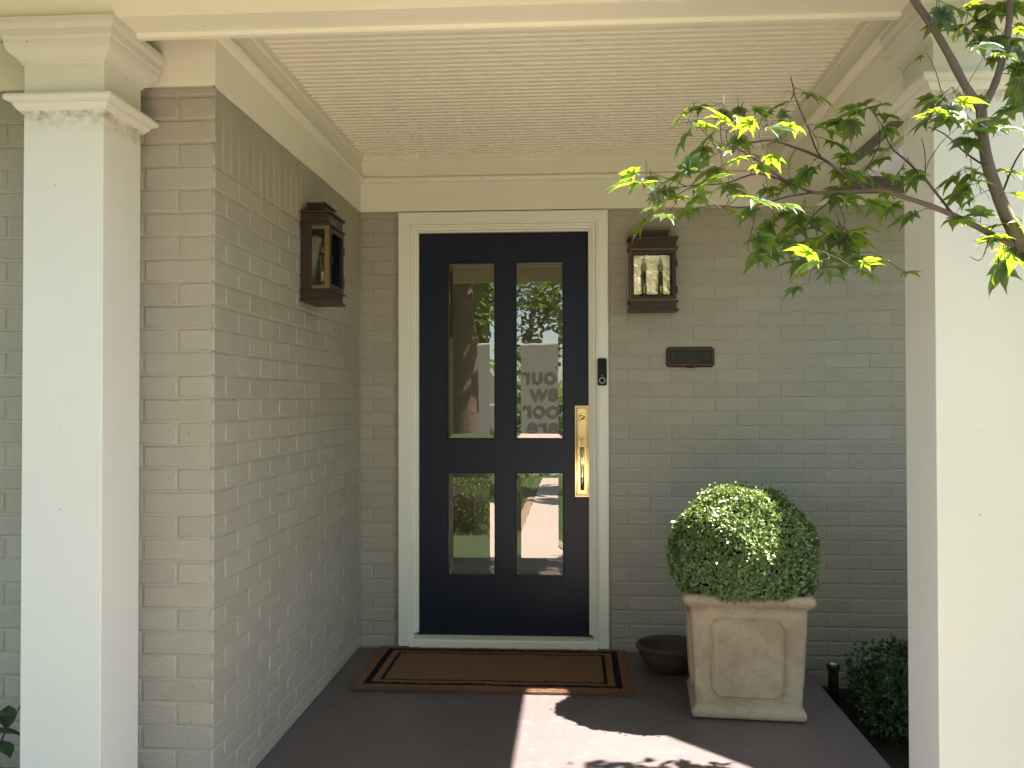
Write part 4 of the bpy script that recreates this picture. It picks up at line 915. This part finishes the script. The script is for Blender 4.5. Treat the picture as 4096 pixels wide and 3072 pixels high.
def yard_tree(label, x, y, h, cr, tr, seed, n, cz):
    t = thing('yard_tree', label, 'tree', (x, y, GZ-.03)); q = random.Random(seed)
    mb = MB(); mb.tube(smooth_line([(0, 0, 0), (.05, .03, h*.25), (-.05, 0, h*.5), (.05, .1, h*.8)], 3), tr, tr*.45, 12, .15); mb.build('trunk', M['trunk'], t)
    cl = []
    lm = MB()
    for k in range(26):
        v_ = Vector((q.gauss(0, 1), q.gauss(0, 1), q.gauss(0, .8))).normalized()*cr*q.uniform(.35, 1.0); c = Vector((v_.x, v_.y, cz+v_.z*.7)); cl.append((c, cr*q.uniform(.18, .36)))
        if k < 9: lm.tube(smooth_line([(0, 0, h*q.uniform(.3, .6)), c*.5+Vector((0, 0, h*.3)), c], 3), tr*.3, tr*.06, 6)
    lm.build('limb', M['trunk'], t)
    pts = []
    for k in range(n):
        c, r_ = q.choice(cl); v_ = Vector((q.gauss(0, 1), q.gauss(0, 1), q.gauss(0, 1))).normalized()*r_*q.uniform(.4, 1); pts.append(c+v_)
    fm = MB(); scatter_leaves(fm, YL, q, pts, .16, .34); stuff(fm.build('crown', M['yard'], t, raw=True))
yard_tree('broad dark yard tree mirrored in the left door pane', -1.62, -8.7, 8.5, 3.6, .23, 41, 11000, 5.6)
yard_tree('tall yard tree mirrored high in the right door pane', -3.6, -14.6, 10.5, 4.2, .22, 42, 11000, 6.3)
yard_tree('yard tree across the street, left of the mirrored van', 4.6, -25.5, 9, 4.8, .3, 44, 8000, 5.5)
yard_tree('yard tree across the street, behind the mirrored van', -5.2, -26.5, 10, 4.2, .3, 45, 9000, 5.6)
yard_tree('yard tree behind the mirrored van roof', -3.4, -29, 8, 3.4, .3, 46, 9000, 5.2)
yard_tree('slender yard tree whose shade falls across the garden path', 3.7, -9.2, 6.5, 1.7, .10, 47, 2600, 4.6)
q = random.Random(77)
def hedge(label, x0, x1, y0, y1, h, seed):
    t = thing('hedge', label, 'hedge', ((x0+x1)/2, (y0+y1)/2, GZ-.03)); q = random.Random(seed); hx, hy = (x1-x0)/2, (y1-y0)/2
    def pt_(q):
        v_ = Vector((q.uniform(-1, 1), q.uniform(-1, 1), q.uniform(.1, 1))); k = max(abs(v_.x), abs(v_.y), v_.z)
        v_ /= k; return Vector((v_.x*hx, v_.y*hy, v_.z*h*(1+.12*math.sin(v_.x*7+v_.y*5)))), v_.normalized()
    leaf_ball('foliage', 9000, pt_, .05, q, M['yard'], t)
    c_ = MB(); c_.box((-hx*.9, -hy*.85, 0), (hx*.9, hy*.85, h*.86)); c_.build('branch_mass', M['soil'], t)
hedge('leafy hedge left of the garden path mirrored in the lower left pane', -4.2, -.95, -7.3, -5.4, .50, 5)
hedge('leafy hedge farther down the garden path mirrored above the first', -4.6, -1.0, -13.2, -11.6, .55, 6)
# delivery van across the street with its lettering, read backwards in the glass
vn = thing('delivery_van', 'white box van with dark lettering, mirrored in the upper right door pane', 'van', (-.3, -18.6, GZ))
vb = MB(); vb.box((-2.6, 0, .55), (2.2, -2.1, 2.85), .05); vb.build('cargo_box', M['van'], vn)
vb = MB(); vb.box((2.25, -.08, .45), (3.6, -2.0, 1.35), .08); vb.prism([(2.25, 1.34), (3.35, 1.34), (2.85, 2.25), (2.25, 2.3)], 'y', -.12, -1.96); vb.build('cab', M['van'], vn)
vb = MB(); vb.box((-2.62, .01, .40), (2.22, -2.1, .548)); vb.build('skirt', M['black'], vn)
for wx in (-1.7, 2.75):
    for wy in (-.12, -1.98):
        wh = MB(); wh.lathe([(.20, wy-.11), (.38, wy-.11), (.40, wy-.06), (.40, wy+.06), (.38, wy+.11), (.20, wy+.11)], (wx, 0, .39), 'y', 20); wo = wh.build('wheel', M['rubber'], vn)
        wh = MB(); wh.lathe([(.19, wy-.09), (.19, wy+.10)], (wx, 0, .39), 'y', 16); wh.build('rim', M['ring'], wo)
for k, line in enumerate(('Your', 'new', 'door', 'here')):
    cu = bpy.data.curves.new('lettering', 'FONT'); cu.body = line; cu.size = .60; cu.extrude = .001; cu.offset = .012
    to = bpy.data.objects.new('t', cu); col.objects.link(to)
    dg = bpy.context.evaluated_depsgraph_get(); me = bpy.data.meshes.new_from_object(to.evaluated_get(dg)); bpy.data.objects.remove(to)
    me.materials.clear(); me.materials.append(M['van_dark'])
    lo = link(bpy.data.objects.new('lettering', me), vn); lo.rotation_euler = (R(90), 0, R(180)); lo.location = (.24, .003, 1.84-k*.42)
# far backdrop: a long wooded hedge row closing the view behind the van
tl = MB(); q = random.Random(9); pts = []
for k in range(9000):
    x = q.uniform(-45, 45); pts.append(Vector((x, -36+q.gauss(0, 1.2), abs(q.gauss(0, 1.5))*(.8+.4*math.sin(x*.4)))))
scatter_leaves(tl, YL, q, pts, .4, .9); stuff(tl.build('distant_woods', M['yard'], None, raw=True))
